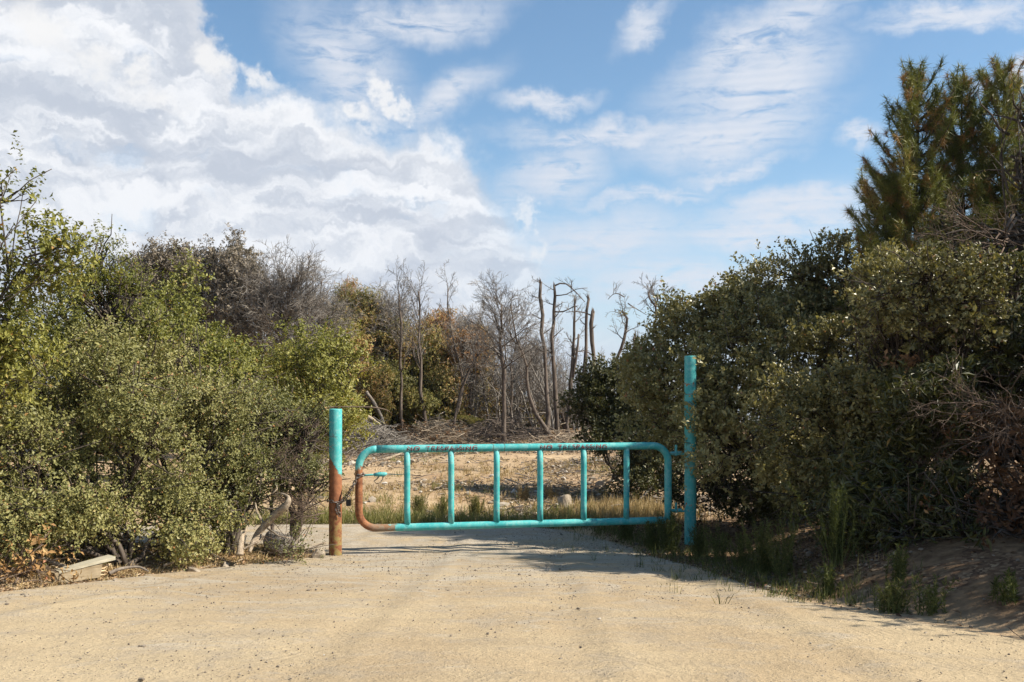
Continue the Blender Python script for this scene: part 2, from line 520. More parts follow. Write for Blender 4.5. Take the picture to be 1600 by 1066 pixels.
def road_sd(x, y, noise=True):
    """signed distance to the road outline, positive inside"""
    p = np.stack([x, y], -1)
    d = np.full(len(x), 1e9); inside = np.zeros(len(x), bool)
    n = len(ROAD)
    for i in range(n):
        a, b = ROAD[i], ROAD[(i + 1) % n]
        ab = b - a
        tt = np.clip(((p - a) @ ab) / (ab @ ab), 0, 1)
        d = np.minimum(d, np.linalg.norm(p - (a + tt[:, None] * ab), axis=1))
        cond = ((a[1] > y) != (b[1] > y))
        with np.errstate(divide='ignore', invalid='ignore'):
            xi = (b[0] - a[0]) * (y - a[1]) / (b[1] - a[1] + 1e-12) + a[0]
        inside ^= cond & (x < xi)
    s = np.where(inside, d, -d)
    if noise:
        q = np.stack([x, y, x * 0], -1)
        s = s + 0.07 * _s_edge(q) + 0.035 * _s_edge2(q)
    return s


def smooth01(v):
    v = np.clip(v, 0, 1)
    return v * v * (3 - 2 * v)


_n_big = Sines(11, 0.35); _n_mid = Sines(12, 1.2); _n_small = Sines(13, 4.0); _n_far = Sines(14, 0.006); _n_far2 = Sines(15, 0.025)


def edge_x(y):
    return np.interp(y, [-12, 0, 4, 6.7, 9.6, 12.4, 14, 16, 20, 30, 45], [9, 6.2, 4.7, 3.45, 2.34, 2.05, 2.2, 2.9, 5, 9.5, 15])


def height(x, y, fine=True):
    x = np.asarray(x, float); y = np.asarray(y, float)
    sh = x.shape
    x = x.ravel(); y = y.ravel()
    yy = np.clip(y, -30, 13.4)
    z = np.where(yy > 5.5, 0.59 - 0.0787 * (yy - 5.5), 0.59 + 0.02 * np.minimum(5.5 - yy, 6))
    z = np.where((y > 12) & (y < 15), z * (1 - smooth01((y - 12) / 3)), z)
    z = np.where(y >= 15, 0, z)
    q = np.stack([x, y, x * 0], -1)
    # clearing behind the road
    cl = smooth01((y - 16.2) / 3)
    z = z + cl * (0.012 * (y.clip(16, 42) - 16) + 0.10 * _n_big(q) + 0.07 * _n_mid(q))
    # low spoil ridge under the brush line
    z = z + 0.35 * np.exp(-((y - 35.5) / 2.2) ** 2) * cl
    z = z + 0.8 * smooth01((y - 36) / 8) * smooth01((-x + 1) / 10)
    # bank on the right
    D = (x - edge_x(y)) * 0.82
    off = np.interp(y, [0, 9, 12, 14, 16, 30], [0.12, 0.25, 0.55, 0.95, 0.6, 0.6])
    e = np.maximum(0, D - off)
    z = z + (0.85 * (1 - np.exp(-e / 1.5)) + 1.1 * smooth01((D - 2.6) / 8)) * np.interp(y, [16, 22, 30, 60], [1, 0.5, 0.35, 0.3])
    # verge on the left
    sd = road_sd(x, y)
    vl = (x < 0) & (y < 14.5)
    z = z + np.where(vl, 0.30 * (1 - np.exp(-np.maximum(0, -sd) / 1.6)), 0)
    outside = smooth01(-sd / 0.4)
    if fine:
        z = z + outside * (0.03 * _n_mid(q) + 0.018 * _n_small(q))
    # the ridge falls away to a valley
    r = np.hypot(x, y - 15)
    fall = np.maximum(0, r - 42)
    drop = 150 * (1 - np.exp(-fall / 330.0)) 
    z = z - drop + smooth01((r - 300) / 900) * (16 * _n_far(q) + 5 * _n_far2(q))
    return z.reshape(sh)


def hz(x, y):
    return float(height(np.array([x]), np.array([y]))[0])


def build_ground():
    ang = np.concatenate([np.radians(np.arange(-42, 42.01, 0.5)), np.radians(np.arange(47, 313.1, 3.5))])
    rad = np.concatenate([np.arange(0.0, 1.0, 0.5), np.arange(1.0, 46, 0.2), np.geomspace(46.5, 9500, 70)])
    A, R = np.meshgrid(ang, rad)
    X, Y = R * np.sin(A), R * np.cos(A)
    Z = height(X, Y)
    sd = road_sd(X.ravel(), Y.ravel()).reshape(X.shape)
    Z = Z - 0.03 * smooth01(sd / 0.5)
    V = np.stack([X, Y, Z], -1).reshape(-1, 3)
    nr, na = X.shape
    idx = np.arange(nr * na).reshape(nr, na)
    nx = np.roll(idx, -1, axis=1)
    Q = np.stack([idx[:-1], idx[1:], nx[1:], nx[:-1]], -1).reshape(-1, 4)
    x, y = V[:, 0], V[:, 1]
    # litter: under the shrubs on both sides and under the wood
    left = ((x < -2.2) & (y < 14.5)).astype(float) * smooth01((-sd.ravel() - 0.9) / 0.8)
    right = smooth01((x - edge_x(y) - 0.1) / 0.5) * np.interp(y, [16, 18, 60], [1, 0.6, 0.8])
    wood = smooth01((y - 33) / 3)
    lit = np.clip(left + right + wood, 0, 1)
    verge = ((x < -2) & (y < 14)).astype(float) * smooth01(-sd.ravel() / 0.3)
    m, t, out = material('dry_soil')
    pos = t.n('ShaderNodeNewGeometry').outputs['Position']
    a = t.n('ShaderNodeAttribute', attribute_name='litter').outputs['Fac']
    vg = t.n('ShaderNodeAttribute', attribute_name='verge').outputs['Fac']
    fr = t.n('ShaderNodeAttribute', attribute_name='far').outputs['Fac']
    n1 = t.noise(pos, 0.5, 5, 0.6)
    n2 = t.noise(pos, 4.0, 6, 0.65)
    n3 = t.noise(pos, 30.0, 4, 0.7)
    base = t.mix(t.rng(n1, 0.35, 0.65), (0.44, 0.29, 0.165), (0.66, 0.485, 0.295))
    base = t.mix(t.rng(n2, 0.50, 0.72), base, (0.30, 0.21, 0.14))
    base = t.mix(t.rng(n3, 0.5, 0.75, 0, 0.6), base, (0.68, 0.56, 0.40))
    lf = t.voro(pos, 28.0, out='Color')
    lc = t.ramp(t.sep(lf)[0], [(0.0, (0.10, 0.06, 0.038)), (0.5, (0.20, 0.125, 0.075)), (0.85, (0.33, 0.22, 0.13)), (1.0, (0.45, 0.33, 0.2))])
    bankc = t.mix(t.rng(n2, 0.4, 0.62), (0.16, 0.10, 0.058), (0.33, 0.215, 0.12))
    lc = t.mix(t.rng(t.noise(pos, 1.6, 4, 0.6), 0.46, 0.56), bankc, lc)
    c = t.mix(a, base, lc)
    st = t.mix(t.rng(n3, 0.35, 0.65), (0.42, 0.27, 0.12), (0.66, 0.48, 0.24))
    c = t.mix(t.m('MULTIPLY', vg, t.rng(n2, 0.35, 0.6)), c, st)
    farc = t.mix(t.rng(t.noise(pos, 0.012, 6, 0.6), 0.4, 0.62), (0.07, 0.075, 0.045), (0.26, 0.21, 0.13))
    c = t.mix(fr, c, farc)
    h = t.m('ADD', n2, t.m('MULTIPLY', n3, 0.35))
    principled(t, out, c, 0.95, t.bump(h, 0.7, 0.06), 0.1)
    r = np.hypot(x, y - 15)
    o = mesh_obj('ground', V, Q, m, attrs={'litter': lit, 'verge': verge, 'far': smooth01((r - 45) / 60)}, smooth=True)
    tag(o, kind='structure')


def build_road():
    xs = np.arange(-30, 9.5, 0.25)
    xs = np.concatenate([np.arange(-30, -6, 0.4), np.arange(-6, 5, 0.07), np.arange(5, 9.6, 0.3)])
    ys = np.concatenate([np.arange(-12, 4.5, 0.4), np.arange(4.5, 16.3, 0.07)])
    X, Y = np.meshgrid(xs, ys)
    sd = road_sd(X.ravel(), Y.ravel())
    q = np.stack([X.ravel(), Y.ravel(), 0 * X.ravel()], -1)
    Z = height(X, Y).ravel()
    # faint wheel ruts following the road towards the gate
    rut = np.zeros(len(q))
    for cx, bend in ((-0.95, -0.04), (0.55, -0.02), (-2.6, -0.3), (1.6, 0.05)):
        pathx = cx + bend * (13.5 - q[:, 1]) 
        rut -= 0.012 * np.exp(-((q[:, 0] - pathx) / 0.16) ** 2)
        rut += 0.008 * np.exp(-((q[:, 0] - pathx - 0.27) / 0.09) ** 2)
    Z = Z + np.clip(sd * 0.12, -0.05, 0.014) + rut * smooth01(sd / 0.4) + smooth01(sd / 0.5) * (0.012 * Sines(21, 1.1)(q) + 0.006 * Sines(22, 3.5)(q) + 0.0028 * Sines(23, 14)(q))
    V = np.stack([X.ravel(), Y.ravel(), Z], -1)
    ny, nx_ = X.shape
    idx = np.arange(ny * nx_).reshape(ny, nx_)
    Q = np.stack([idx[:-1, :-1], idx[:-1, 1:], idx[1:, 1:], idx[1:, :-1]], -1).reshape(-1, 4)
    keep = (sd[Q] > -0.45).all(1)
    Q = Q[keep]
    used, inv = np.unique(Q, return_inverse=True)
    V = V[used]; Q = inv.reshape(-1, 4)
    m, t, out = material('sandy_gravel')
    pos = t.n('ShaderNodeNewGeometry').outputs['Position']
    X_, Y_, _ = t.sep(pos)
    n1 = t.noise(pos, 0.45, 4, 0.55)
    n2 = t.noise(t.vm('MULTIPLY', pos, (0.9, 1.7, 1.0)), 1.3, 7, 0.68, 1.2)
    n3 = t.noise(pos, 14.0, 6, 0.7)
    n4 = t.noise(pos, 70.0, 3, 0.7)
    near = t.rng(Y_, 5.0, 13.5, 0.0, 1.0, False)
    lanes = t.noise(t.vm('MULTIPLY', pos, (0.35, 2.2, 1.0)), 1.6, 5, 0.6, 0.5)
    gold = t.mix(t.rng(n1, 0.35, 0.65), (0.54, 0.405, 0.245), (0.65, 0.51, 0.32))
    grey = t.mix(t.rng(n2, 0.35, 0.65), (0.44, 0.38, 0.30), (0.60, 0.52, 0.405))
    gf = t.m('ADD', t.m('MULTIPLY', near, 0.5), t.m('MULTIPLY', t.m('SUBTRACT', n2, 0.5), 2.0))
    c = t.mix(t.rng(gf, 0.12, 0.62), gold, grey)
    # grit: small dark and pale stones pressed in
    v1 = t.n('ShaderNodeTexVoronoi'); t.put(v1.inputs['Vector'], pos); v1.inputs['Scale'].default_value = 38.0
    vr = t.sep(v1.outputs['Color'])
    pick = t.m('GREATER_THAN', vr[0], t.rng(n2, 0.35, 0.65, 0.93, 0.74))
    spot = t.m('MULTIPLY', pick, t.rng(v1.outputs['Distance'], 0.16, 0.30, 1.0, 0.0))
    c = t.mix(t.m('MULTIPLY', spot, 0.75), c, t.mix(vr[1], (0.27, 0.225, 0.175), (0.66, 0.58, 0.46)))
    c = t.mix(t.rng(n4, 0.48, 0.75, 0.0, 0.6), c, (0.25, 0.20, 0.145))
    c = t.mix(t.rng(n3, 0.55, 0.75, 0.0, 0.35), c, (0.74, 0.62, 0.42))
    c = t.mix(t.rng(lanes, 0.46, 0.66, 0.0, 0.2), c, (0.36, 0.285, 0.19))
    # tyre tread prints: curved bands with cross lugs
    def track(cx, cy, rr, wid):
        d = t.vm('SUBTRACT', pos, (cx, cy, 0))
        dx, dy, _z = t.sep(d)
        L = t.vm('LENGTH', t.xyz(dx, dy, 0.0))
        off = t.m('SUBTRACT', L, rr)
        band = t.rng(t.m('ABSOLUTE', off), wid * 0.75, wid, 1.0, 0.0)
        an = t.m('MULTIPLY', t.m('ARCTAN2', dy, dx), rr)
        lug = t.m('SINE', t.m('MULTIPLY', t.m('ADD', an, t.m('MULTIPLY', t.m('ABSOLUTE', off), 0.8)), 95.0))
        return t.m('MULTIPLY', band, lug)
    def groove(cx, cy, rr, wid):
        d = t.vm('SUBTRACT', t.vm('ADD', pos, t.vm('SCALE', t.noise(pos, 0.8, 2, 0.5, out='Color'), scale=0.35)), (cx, cy, 0))
        dx, dy, _z = t.sep(d)
        off = t.m('SUBTRACT', t.vm('LENGTH', t.xyz(dx, dy, 0.0)), rr)
        s_ = t.m('MULTIPLY', t.m('SINE', t.m('MULTIPLY', off, 6.2832 / (wid * 0.45))), 0.35)
        return t.m('MULTIPLY', t.rng(t.m('ABSOLUTE', off), wid * 0.3, wid, 1.0, 0.0), t.m('ADD', s_, -0.65))
    gr = t.m('ADD', t.m('ADD', groove(-1.2, 4.6, 2.6, 0.16), groove(-1.0, 4.2, 4.3, 0.17)), t.m('ADD', groove(6.0, 0.0, 8.2, 0.16), groove(6.0, 0.0, 9.7, 0.16)))
    gr = t.m('ADD', gr, t.m('ADD', groove(-4.0, -14.0, 22.4, 0.18), groove(-4.0, -14.0, 24.0, 0.18)))
    gr = t.m('MULTIPLY', gr, t.rng(n2, 0.35, 0.55, 0.25, 1.0))
    c = t.mix(t.m('MULTIPLY', gr, -0.22, clamp=True), c, (0.44, 0.35, 0.23))
    tr = t.m('ADD', t.m('ADD', track(-7.5, 5.0, 8.1, 0.11), track(-7.5, 5.0, 9.6, 0.11)), t.m('ADD', track(-3.0, 19.5, 12.6, 0.10), track(6.5, 2.5, 5.9, 0.10)))
    tr = t.m('MULTIPLY', tr, t.rng(n1, 0.42, 0.6))
    clod = t.m('MULTIPLY', t.voro(t.vm('ADD', pos, t.vm('SCALE', t.noise(pos, 25.0, 2, 0.5, out='Color'), scale=0.03)), 42.0), t.rng(n3, 0.40, 0.62))
    c = t.mix(t.rng(t.noise(pos, 2.6, 5, 0.7), 0.50, 0.66, 0.0, 0.45), c, (0.44, 0.37, 0.28))
    h = t.m('ADD', t.m('ADD', t.m('MULTIPLY', n3, 0.6), t.m('MULTIPLY', n4, 0.3)), t.m('ADD', t.m('MULTIPLY', spot, 0.5), t.m('MULTIPLY', tr, 0.07)))
    h = t.m('ADD', t.m('ADD', h, t.m('MULTIPLY', clod, 0.22)), t.m('ADD', t.m('MULTIPLY', n2, 1.2), t.m('ADD', t.m('MULTIPLY', lanes, 0.45), t.m('MULTIPLY', gr, 0.16))))
    principled(t, out, c, 0.95, t.bump(h, 0.85, 0.022), 0.12)
    o = mesh_obj('dirt_road', V, Q, m, smooth=True)
    tag(o, kind='structure')


def build_hills():
    # far range seen between the bare trunks
    m, t, out = material('far_hillside')
    pos = t.n('ShaderNodeNewGeometry').outputs['Position']
    c = t.mix(t.rng(t.noise(pos, 0.004, 6, 0.6), 0.4, 0.6), (0.055, 0.065, 0.04), (0.20, 0.17, 0.11))
    principled(t, out, c, 0.95, None, 0.05)
    a = np.radians(np.linspace(-75, 75, 260))
    R = np.linspace(5200, 9300, 46)
    A, RR = np.meshgrid(a, R)
    X, Y = RR * np.sin(A), RR * np.cos(A)
    q = np.stack([X.ravel(), Y.ravel(), 0 * X.ravel()], -1)
    rise = smooth01((RR.ravel() - 5200) / 2600)
    Z = -185 + rise * (275 + 60 * Sines(31, 0.0011)(q) + 26 * Sines(32, 0.004)(q) + 9 * Sines(33, 0.013)(q))
    idx = np.arange(A.size).reshape(A.shape)
    Q = np.stack([idx[:-1, :-1], idx[1:, :-1], idx[1:, 1:], idx[:-1, 1:]], -1).reshape(-1, 4)
    o = mesh_obj('hills', np.stack([X.ravel(), Y.ravel(), Z], -1), Q, m, smooth=True)
    tag(o, kind='structure')


build_ground()
build_road()
build_hills()


def build_haze():
    m, t, out = material('thin_air')
    v = t.n('ShaderNodeVolumePrincipled')
    v.inputs['Color'].default_value = (0.80, 0.88, 1.0, 1)
    v.inputs['Density'].default_value = 0.00014
    v.inputs['Anisotropy'].default_value = 0.2
    t.put(out.inputs['Volume'], v.outputs[0])
    x, y0, y1, z0, z1 = 9600, -9600, 9600, -260, 330
    V = np.array([(a, b, c) for a in (-x, x) for b in (y0, y1) for c in (z0, z1)], float)
    F = np.array([(0, 1, 3, 2), (4, 6, 7, 5), (0, 4, 5, 1), (2, 3, 7, 6), (0, 2, 6, 4), (1, 5, 7, 3)])
    o = mesh_obj('haze', V, F, m)
    tag(o, kind='stuff')


build_haze()


# ------------------------------------------------------------------ vegetation helpers
def leaf_quads(P, D, U, L, W, fold=0.25, droop=0.15):
    """folded leaves: P base (n,3), D direction, U leaf normal, L length, W half width -> (n,4,3)"""
    S = np.cross(D, U)
    L = L[:, None]; W = W[:, None]
    b = P
    l = P + D * L * 0.48 - S * W + U * W * fold
    r = P + D * L * 0.48 + S * W + U * W * fold
    tip = P + D * L - U * L * droop
    return np.stack([b, r, tip, l], 1)


def make_spray(rs, n=12, stem=0.13, leaf=0.034, ratio=0.55, spread=0.9, drop=0.0, jitter=0.015):
    """a twig end with its leaves; grows along +Z"""
    tt = np.sort(rs.uniform(0.05, 1, n))
    P = np.stack([0 * tt, 0 * tt, tt * stem], -1) + rs.normal(0, jitter, (n, 3))
    ang = np.arange(n) * 2.4 + rs.uniform(0, 6)
    el = rs.uniform(0.1, 0.9, n) * (1.15 - 0.5 * tt)
    D = np.stack([np.cos(ang) * spread, np.sin(ang) * spread, el - drop], -1)
    D = unit(D + rs.normal(0, 0.25, (n, 3)))
    U = unit(np.cross(np.cross(D, np.array([0, 0, 1.0])) + rs.normal(0, 0.35, (n, 3)), D))
    L = leaf * rs.uniform(0.65, 1.25, n)
    return leaf_quads(P, D, U, L, L * ratio * 0.5)


def place_sprays(rs, tmpl, pos, dirs, scale):
    """tmpl list of (n,4,3); returns V (m,3)"""
    N = len(pos)
    z = unit(dirs)
    ref = rs.normal(size=(N, 3))
    x = unit(np.cross(ref, z)); y = np.cross(z, x)
    Fm = np.stack([x, y, z], -1)            # columns
    which = rs.randint(0, len(tmpl), N)
    out, src = [], []
    for k, T in enumerate(tmpl):
        sel = np.where(which == k)[0]
        if not len(sel): continue
        v = np.einsum('nij,klj->nkli', Fm[sel] * scale[sel][:, None, None], T) + pos[sel][:, None, None, :]
        out.append(v.reshape(-1, 4, 3))
        src.append(np.repeat(sel, len(T)))
    return np.concatenate(out), np.concatenate(src)


def leaves_mesh(name, Q, tint, mat, parent):
    n = len(Q)
    V = Q.reshape(-1, 3)
    i = np.arange(n) * 4
    T = np.concatenate([np.stack([i, i + 1, i + 2], -1), np.stack([i, i + 2, i + 3], -1)])
    o = mesh_obj(name, V, T, mat, parent, attrs={'tint': np.repeat(tint, 4)})
    o['kind'] = 'stuff'
    return o


_rs0 = np.random.RandomState(5)
SPR = {
    'oak': [make_spray(_rs0, 15, 0.16, 0.029, 0.64, 0.9) for _ in range(8)],
    'oak_big': [make_spray(_rs0, 13, 0.20, 0.044, 0.60, 0.9) for _ in range(8)],
    'manz': [make_spray(_rs0, 14, 0.11, 0.037, 0.64, 0.62, -0.25) for _ in range(8)],
    'laurel': [make_spray(_rs0, 11, 0.17, 0.085, 0.25, 0.75, 0.75) for _ in range(8)],
    'dry': [make_spray(_rs0, 9, 0.16, 0.060, 0.5, 0.8, 0.35) for _ in range(8)],
    'far': [make_spray(_rs0, 9, 0.30, 0.095, 0.6, 0.9) for _ in range(8)],
}


def chain(rs, p0, p1, r0, r1, k=6, wob=0.08, sag=0.0):
    p0 = np.asarray(p0, float); p1 = np.asarray(p1, float)
    t = np.linspace(0, 1, k)
    L = np.linalg.norm(p1 - p0)
    P = p0 + (p1 - p0) * t[:, None]
    w = np.cumsum(rs.normal(0, wob * L / k, (k, 3)), 0)
    w -= w[-1] * t[:, None]
    w[0] = 0
    P = P + w
    P[:, 2] += sag * L * np.sin(t * math.pi)
    return P, r0 + (r1 - r0) * t


def shrub(name, base, lobes, sprays, mat, label, cat='shrub', group=None, dens=420, seed=1, spscale=1.0, tint=(0.45, 0.25),
          gap=0.0, bark='bark', twigs=0, twig_mat='twig', stem_r=0.03, up=0.5, back=0.16, clump=2.2, cmid=0.0, csize=0.24, stray=0.07):
    """lobes in world coordinates (x,y,z,rx,ry,rz)."""
    rs = np.random.RandomState(seed)
    base = np.asarray(base, float)
    root = empty(name, base, label, cat, group)
    s1, s2, s3 = Sines(seed * 7 + 1, clump), Sines(seed * 7 + 2, clump * 2.6), Sines(seed * 7 + 3, clump * 0.6)
    allp, alld, lb = [], [], []
    st = []
    for (x, y, z, rx, ry, rz) in lobes:
        c = np.array([x, y, z]); r = np.array([rx, ry, rz])
        area = 4 * math.pi * (((rx * ry) ** 1.6 + (rx * rz) ** 1.6 + (ry * rz) ** 1.6) / 3) ** (1 / 1.6)
        N = int(dens * area * 0.62)
        # clumps sit on the lobe, sprays sit on the clumps, a few sprigs stand out beyond them
        nc = max(5, int(area / (csize * csize * math.pi) * 1.0))
        cd = unit(rs.normal(size=(nc, 3)))
        cc = c + cd * r * (rs.uniform(0.62, 1.02, nc) * (1 + 0.12 * s1(c + cd * r)))[:, None]
        cr = csize * rs.uniform(0.55, 1.5, nc)
        w_ = cr ** 2; which = rs.choice(nc, N, p=w_ / w_.sum())
        d = unit(rs.normal(size=(N, 3)) + 0.35 * cd[which] + np.array([0, 0, 0.15]))
        f = rs.uniform(0, 1, N) ** 0.45
        sprig = rs.uniform(size=N) < stray
        f = np.where(sprig, rs.uniform(1.1, 1.9, N), f)
        P = cc[which] + d * (cr[which] * f)[:, None] * np.array([1, 1, 0.8])
        inner = rs.uniform(size=N) < 0.12
        P = np.where(inner[:, None], c + unit(P - c) * r * rs.uniform(0.3, 0.7, (N, 1)), P)
        n = unit(0.55 * d + 0.6 * unit((P - c) / r))
        view = unit(np.array([0, 0, EYE]) - P)
        facing = (unit((P - c) / r) * view).sum(1)
        keep = (facing > -0.15) | (rs.uniform(size=N) < back)
        keep &= s2(P) * 0.6 + 0.8 * s1(P) > (-1.45 + gap * 1.6)
        g = height(P[:, 0], P[:, 1], False)
        keep &= P[:, 2] > g + 0.03
        # drop what sits deep inside another lobe
        for (x2, y2, z2, a2, b2, c2) in lobes:
            if (x2, y2, z2) == (x, y, z): continue
            q = ((P - (x2, y2, z2)) / (a2, b2, c2))
            keep &= ~(((q ** 2).sum(1) < 0.30) & (rs.uniform(size=N) < 0.85))
        P, n = P[keep], n[keep]
        allp.append(P); alld.append(unit(n * 1.0 + np.array([0, 0, up]) + rs.normal(0, 0.45, (len(P), 3))))
        # branches
        b0 = base + rs.normal(0, 0.06, 3) * (1, 1, 0)
        main = chain(rs, b0, c, stem_r, stem_r * 0.5, 7, 0.25)
        st.append(main)
        if len(P):
            for j in rs.choice(len(P), min(len(P), 14 + int(twigs * 1.4)), replace=False):
                st.append(chain(rs, main[0][rs.randint(3, 7)] if rs.uniform() < 0.3 else c + rs.normal(0, 0.25, 3) * r, P[j] + (0.05 if rs.uniform() < 0.6 else rs.uniform(.12, .34)) * unit(n[j] + rs.normal(0, .3, 3) + (0, 0, .3)), stem_r * 0.42, 0.004, 5, 0.22))
    P = np.concatenate(allp); D = np.concatenate(alld)
    sc = 1.10 * spscale * np.clip(rs.lognormal(-0.03, 0.22, len(P)), 0.55, 1.6)
    Q, src = place_sprays(rs, sprays, P, D, sc)
    tt = tint[0] + cmid + tint[1] * (0.55 * s3(P) + 0.35 * s1(P + 3.3))
    T = tt[src] + rs.normal(0, 0.13, len(Q))
    dead = rs.uniform(size=len(Q)) < 0.018
    T = np.clip(T, 0, 0.93); T[dead] = rs.uniform(0.95, 1, dead.sum())
    Q = Q - base
    leaves_mesh('foliage', Q, T, M[mat], root)
    V, F = tubes(st, 5)
    mesh_obj('stem', V - base, F, M[bark], root, smooth=True)
    return root


def lobes_px(lst, ratio_d=1.0):
    """(px, py, distance, half-width px, half-height px[, depth metres])"""
    out = []
    for l in lst:
        px, py, d, a, b = l[:5]
        dep = l[5] if len(l) > 5 else a / FPX * d
        x, y, z = at(px, py, d)
        out.append((x, y, z, a / FPX * d, dep, b / FPX * d))
    return out


def grow(rs, p, d, L, r, lvl, P, chains, tips):
    """recursive branching; P dict of lists per level"""
    k = P['seg'][lvl]
    pts = [p.copy()]; rad = [r]
    dd = d.copy()
    wig, trop = P['wig'][lvl], P['trop'][lvl]
    end = P['end'][lvl]
    for i in range(1, k):
        dd = dd + rs.normal(0, wig, 3) + np.array([0, 0, trop])
        dd /= np.linalg.norm(dd)
        p = p + dd * L / (k - 1)
        pts.append(p.copy()); rad.append(r * (1 - (1 - end) * i / (k - 1)))
    pts = np.array(pts); rad = np.array(rad)
    chains[lvl].append((pts, rad))
    if lvl + 1 < len(P['seg']):
        n = P['num'][lvl]
        n = max(1, int(round(n * rs.uniform(0.75, 1.25))))
        for j in range(n):
            t = P['from'][lvl] + (1 - P['from'][lvl]) * (j + rs.uniform(0, 1)) / n
            f = t * (k - 1); i = min(int(f), k - 2)
            q = pts[i] + (pts[i + 1] - pts[i]) * (f - i)
            tg = pts[i + 1] - pts[i]; tg = tg / np.linalg.norm(tg)
            side = np.cross(tg, rs.normal(size=3)); side /= np.linalg.norm(side) + 1e-9
            an = math.radians(P['ang'][lvl] * rs.uniform(0.7, 1.3))
            nd = tg * math.cos(an) + side * math.sin(an)
            rr = (rad[i] + (rad[i + 1] - rad[i]) * (f - i)) * P['rr'][lvl]
            LL = L * P['len'][lvl] * rs.uniform(0.6, 1.2) * (1.15 - 0.5 * t)
            grow(rs, q, nd, LL, max(rr, P['minr']), lvl + 1, P, chains, tips)
    if lvl == len(P['seg']) - 1:
        tips.append((pts[-1], dd))
        tips.append((pts[k // 2], dd))


BARE = dict(seg=[9, 6, 5, 4], wig=[0.05, 0.12, 0.16, 0.2], trop=[0.03, 0.06, 0.05, 0.03], end=[0.25, 0.3, 0.35, 0.5], num=[13, 6, 5],
            ang=[42, 40, 40], rr=[0.45, 0.5, 0.6], len=[0.38, 0.5, 0.5], minr=0.005)
BARE['from'] = [0.38, 0.2, 0.2]


def trunk_path(pxs, d, dy=0.0, k=10):
    """trunk axis from picture points (base first) at distance d"""
    pts = np.array([at(x, y, d) for x, y in pxs])
    n = len(pts)
    s = np.linspace(0, n - 1, k)
    # Catmull-Rom
    out = []
    for u in s:
        i = min(int(u), n - 2); f = u - i
        p0, p1, p2, p3 = pts[max(i - 1, 0)], pts[i], pts[i + 1], pts[min(i + 2, n - 1)]
        out.append(0.5 * ((2 * p1) + (-p0 + p2) * f + (2 * p0 - 5 * p1 + 4 * p2 - p3) * f * f + (-p0 + 3 * p1 - 3 * p2 + p3) * f ** 3))
    out = np.array(out)
    out[:, 1] += np.linspace(0, dy, k)
    return out


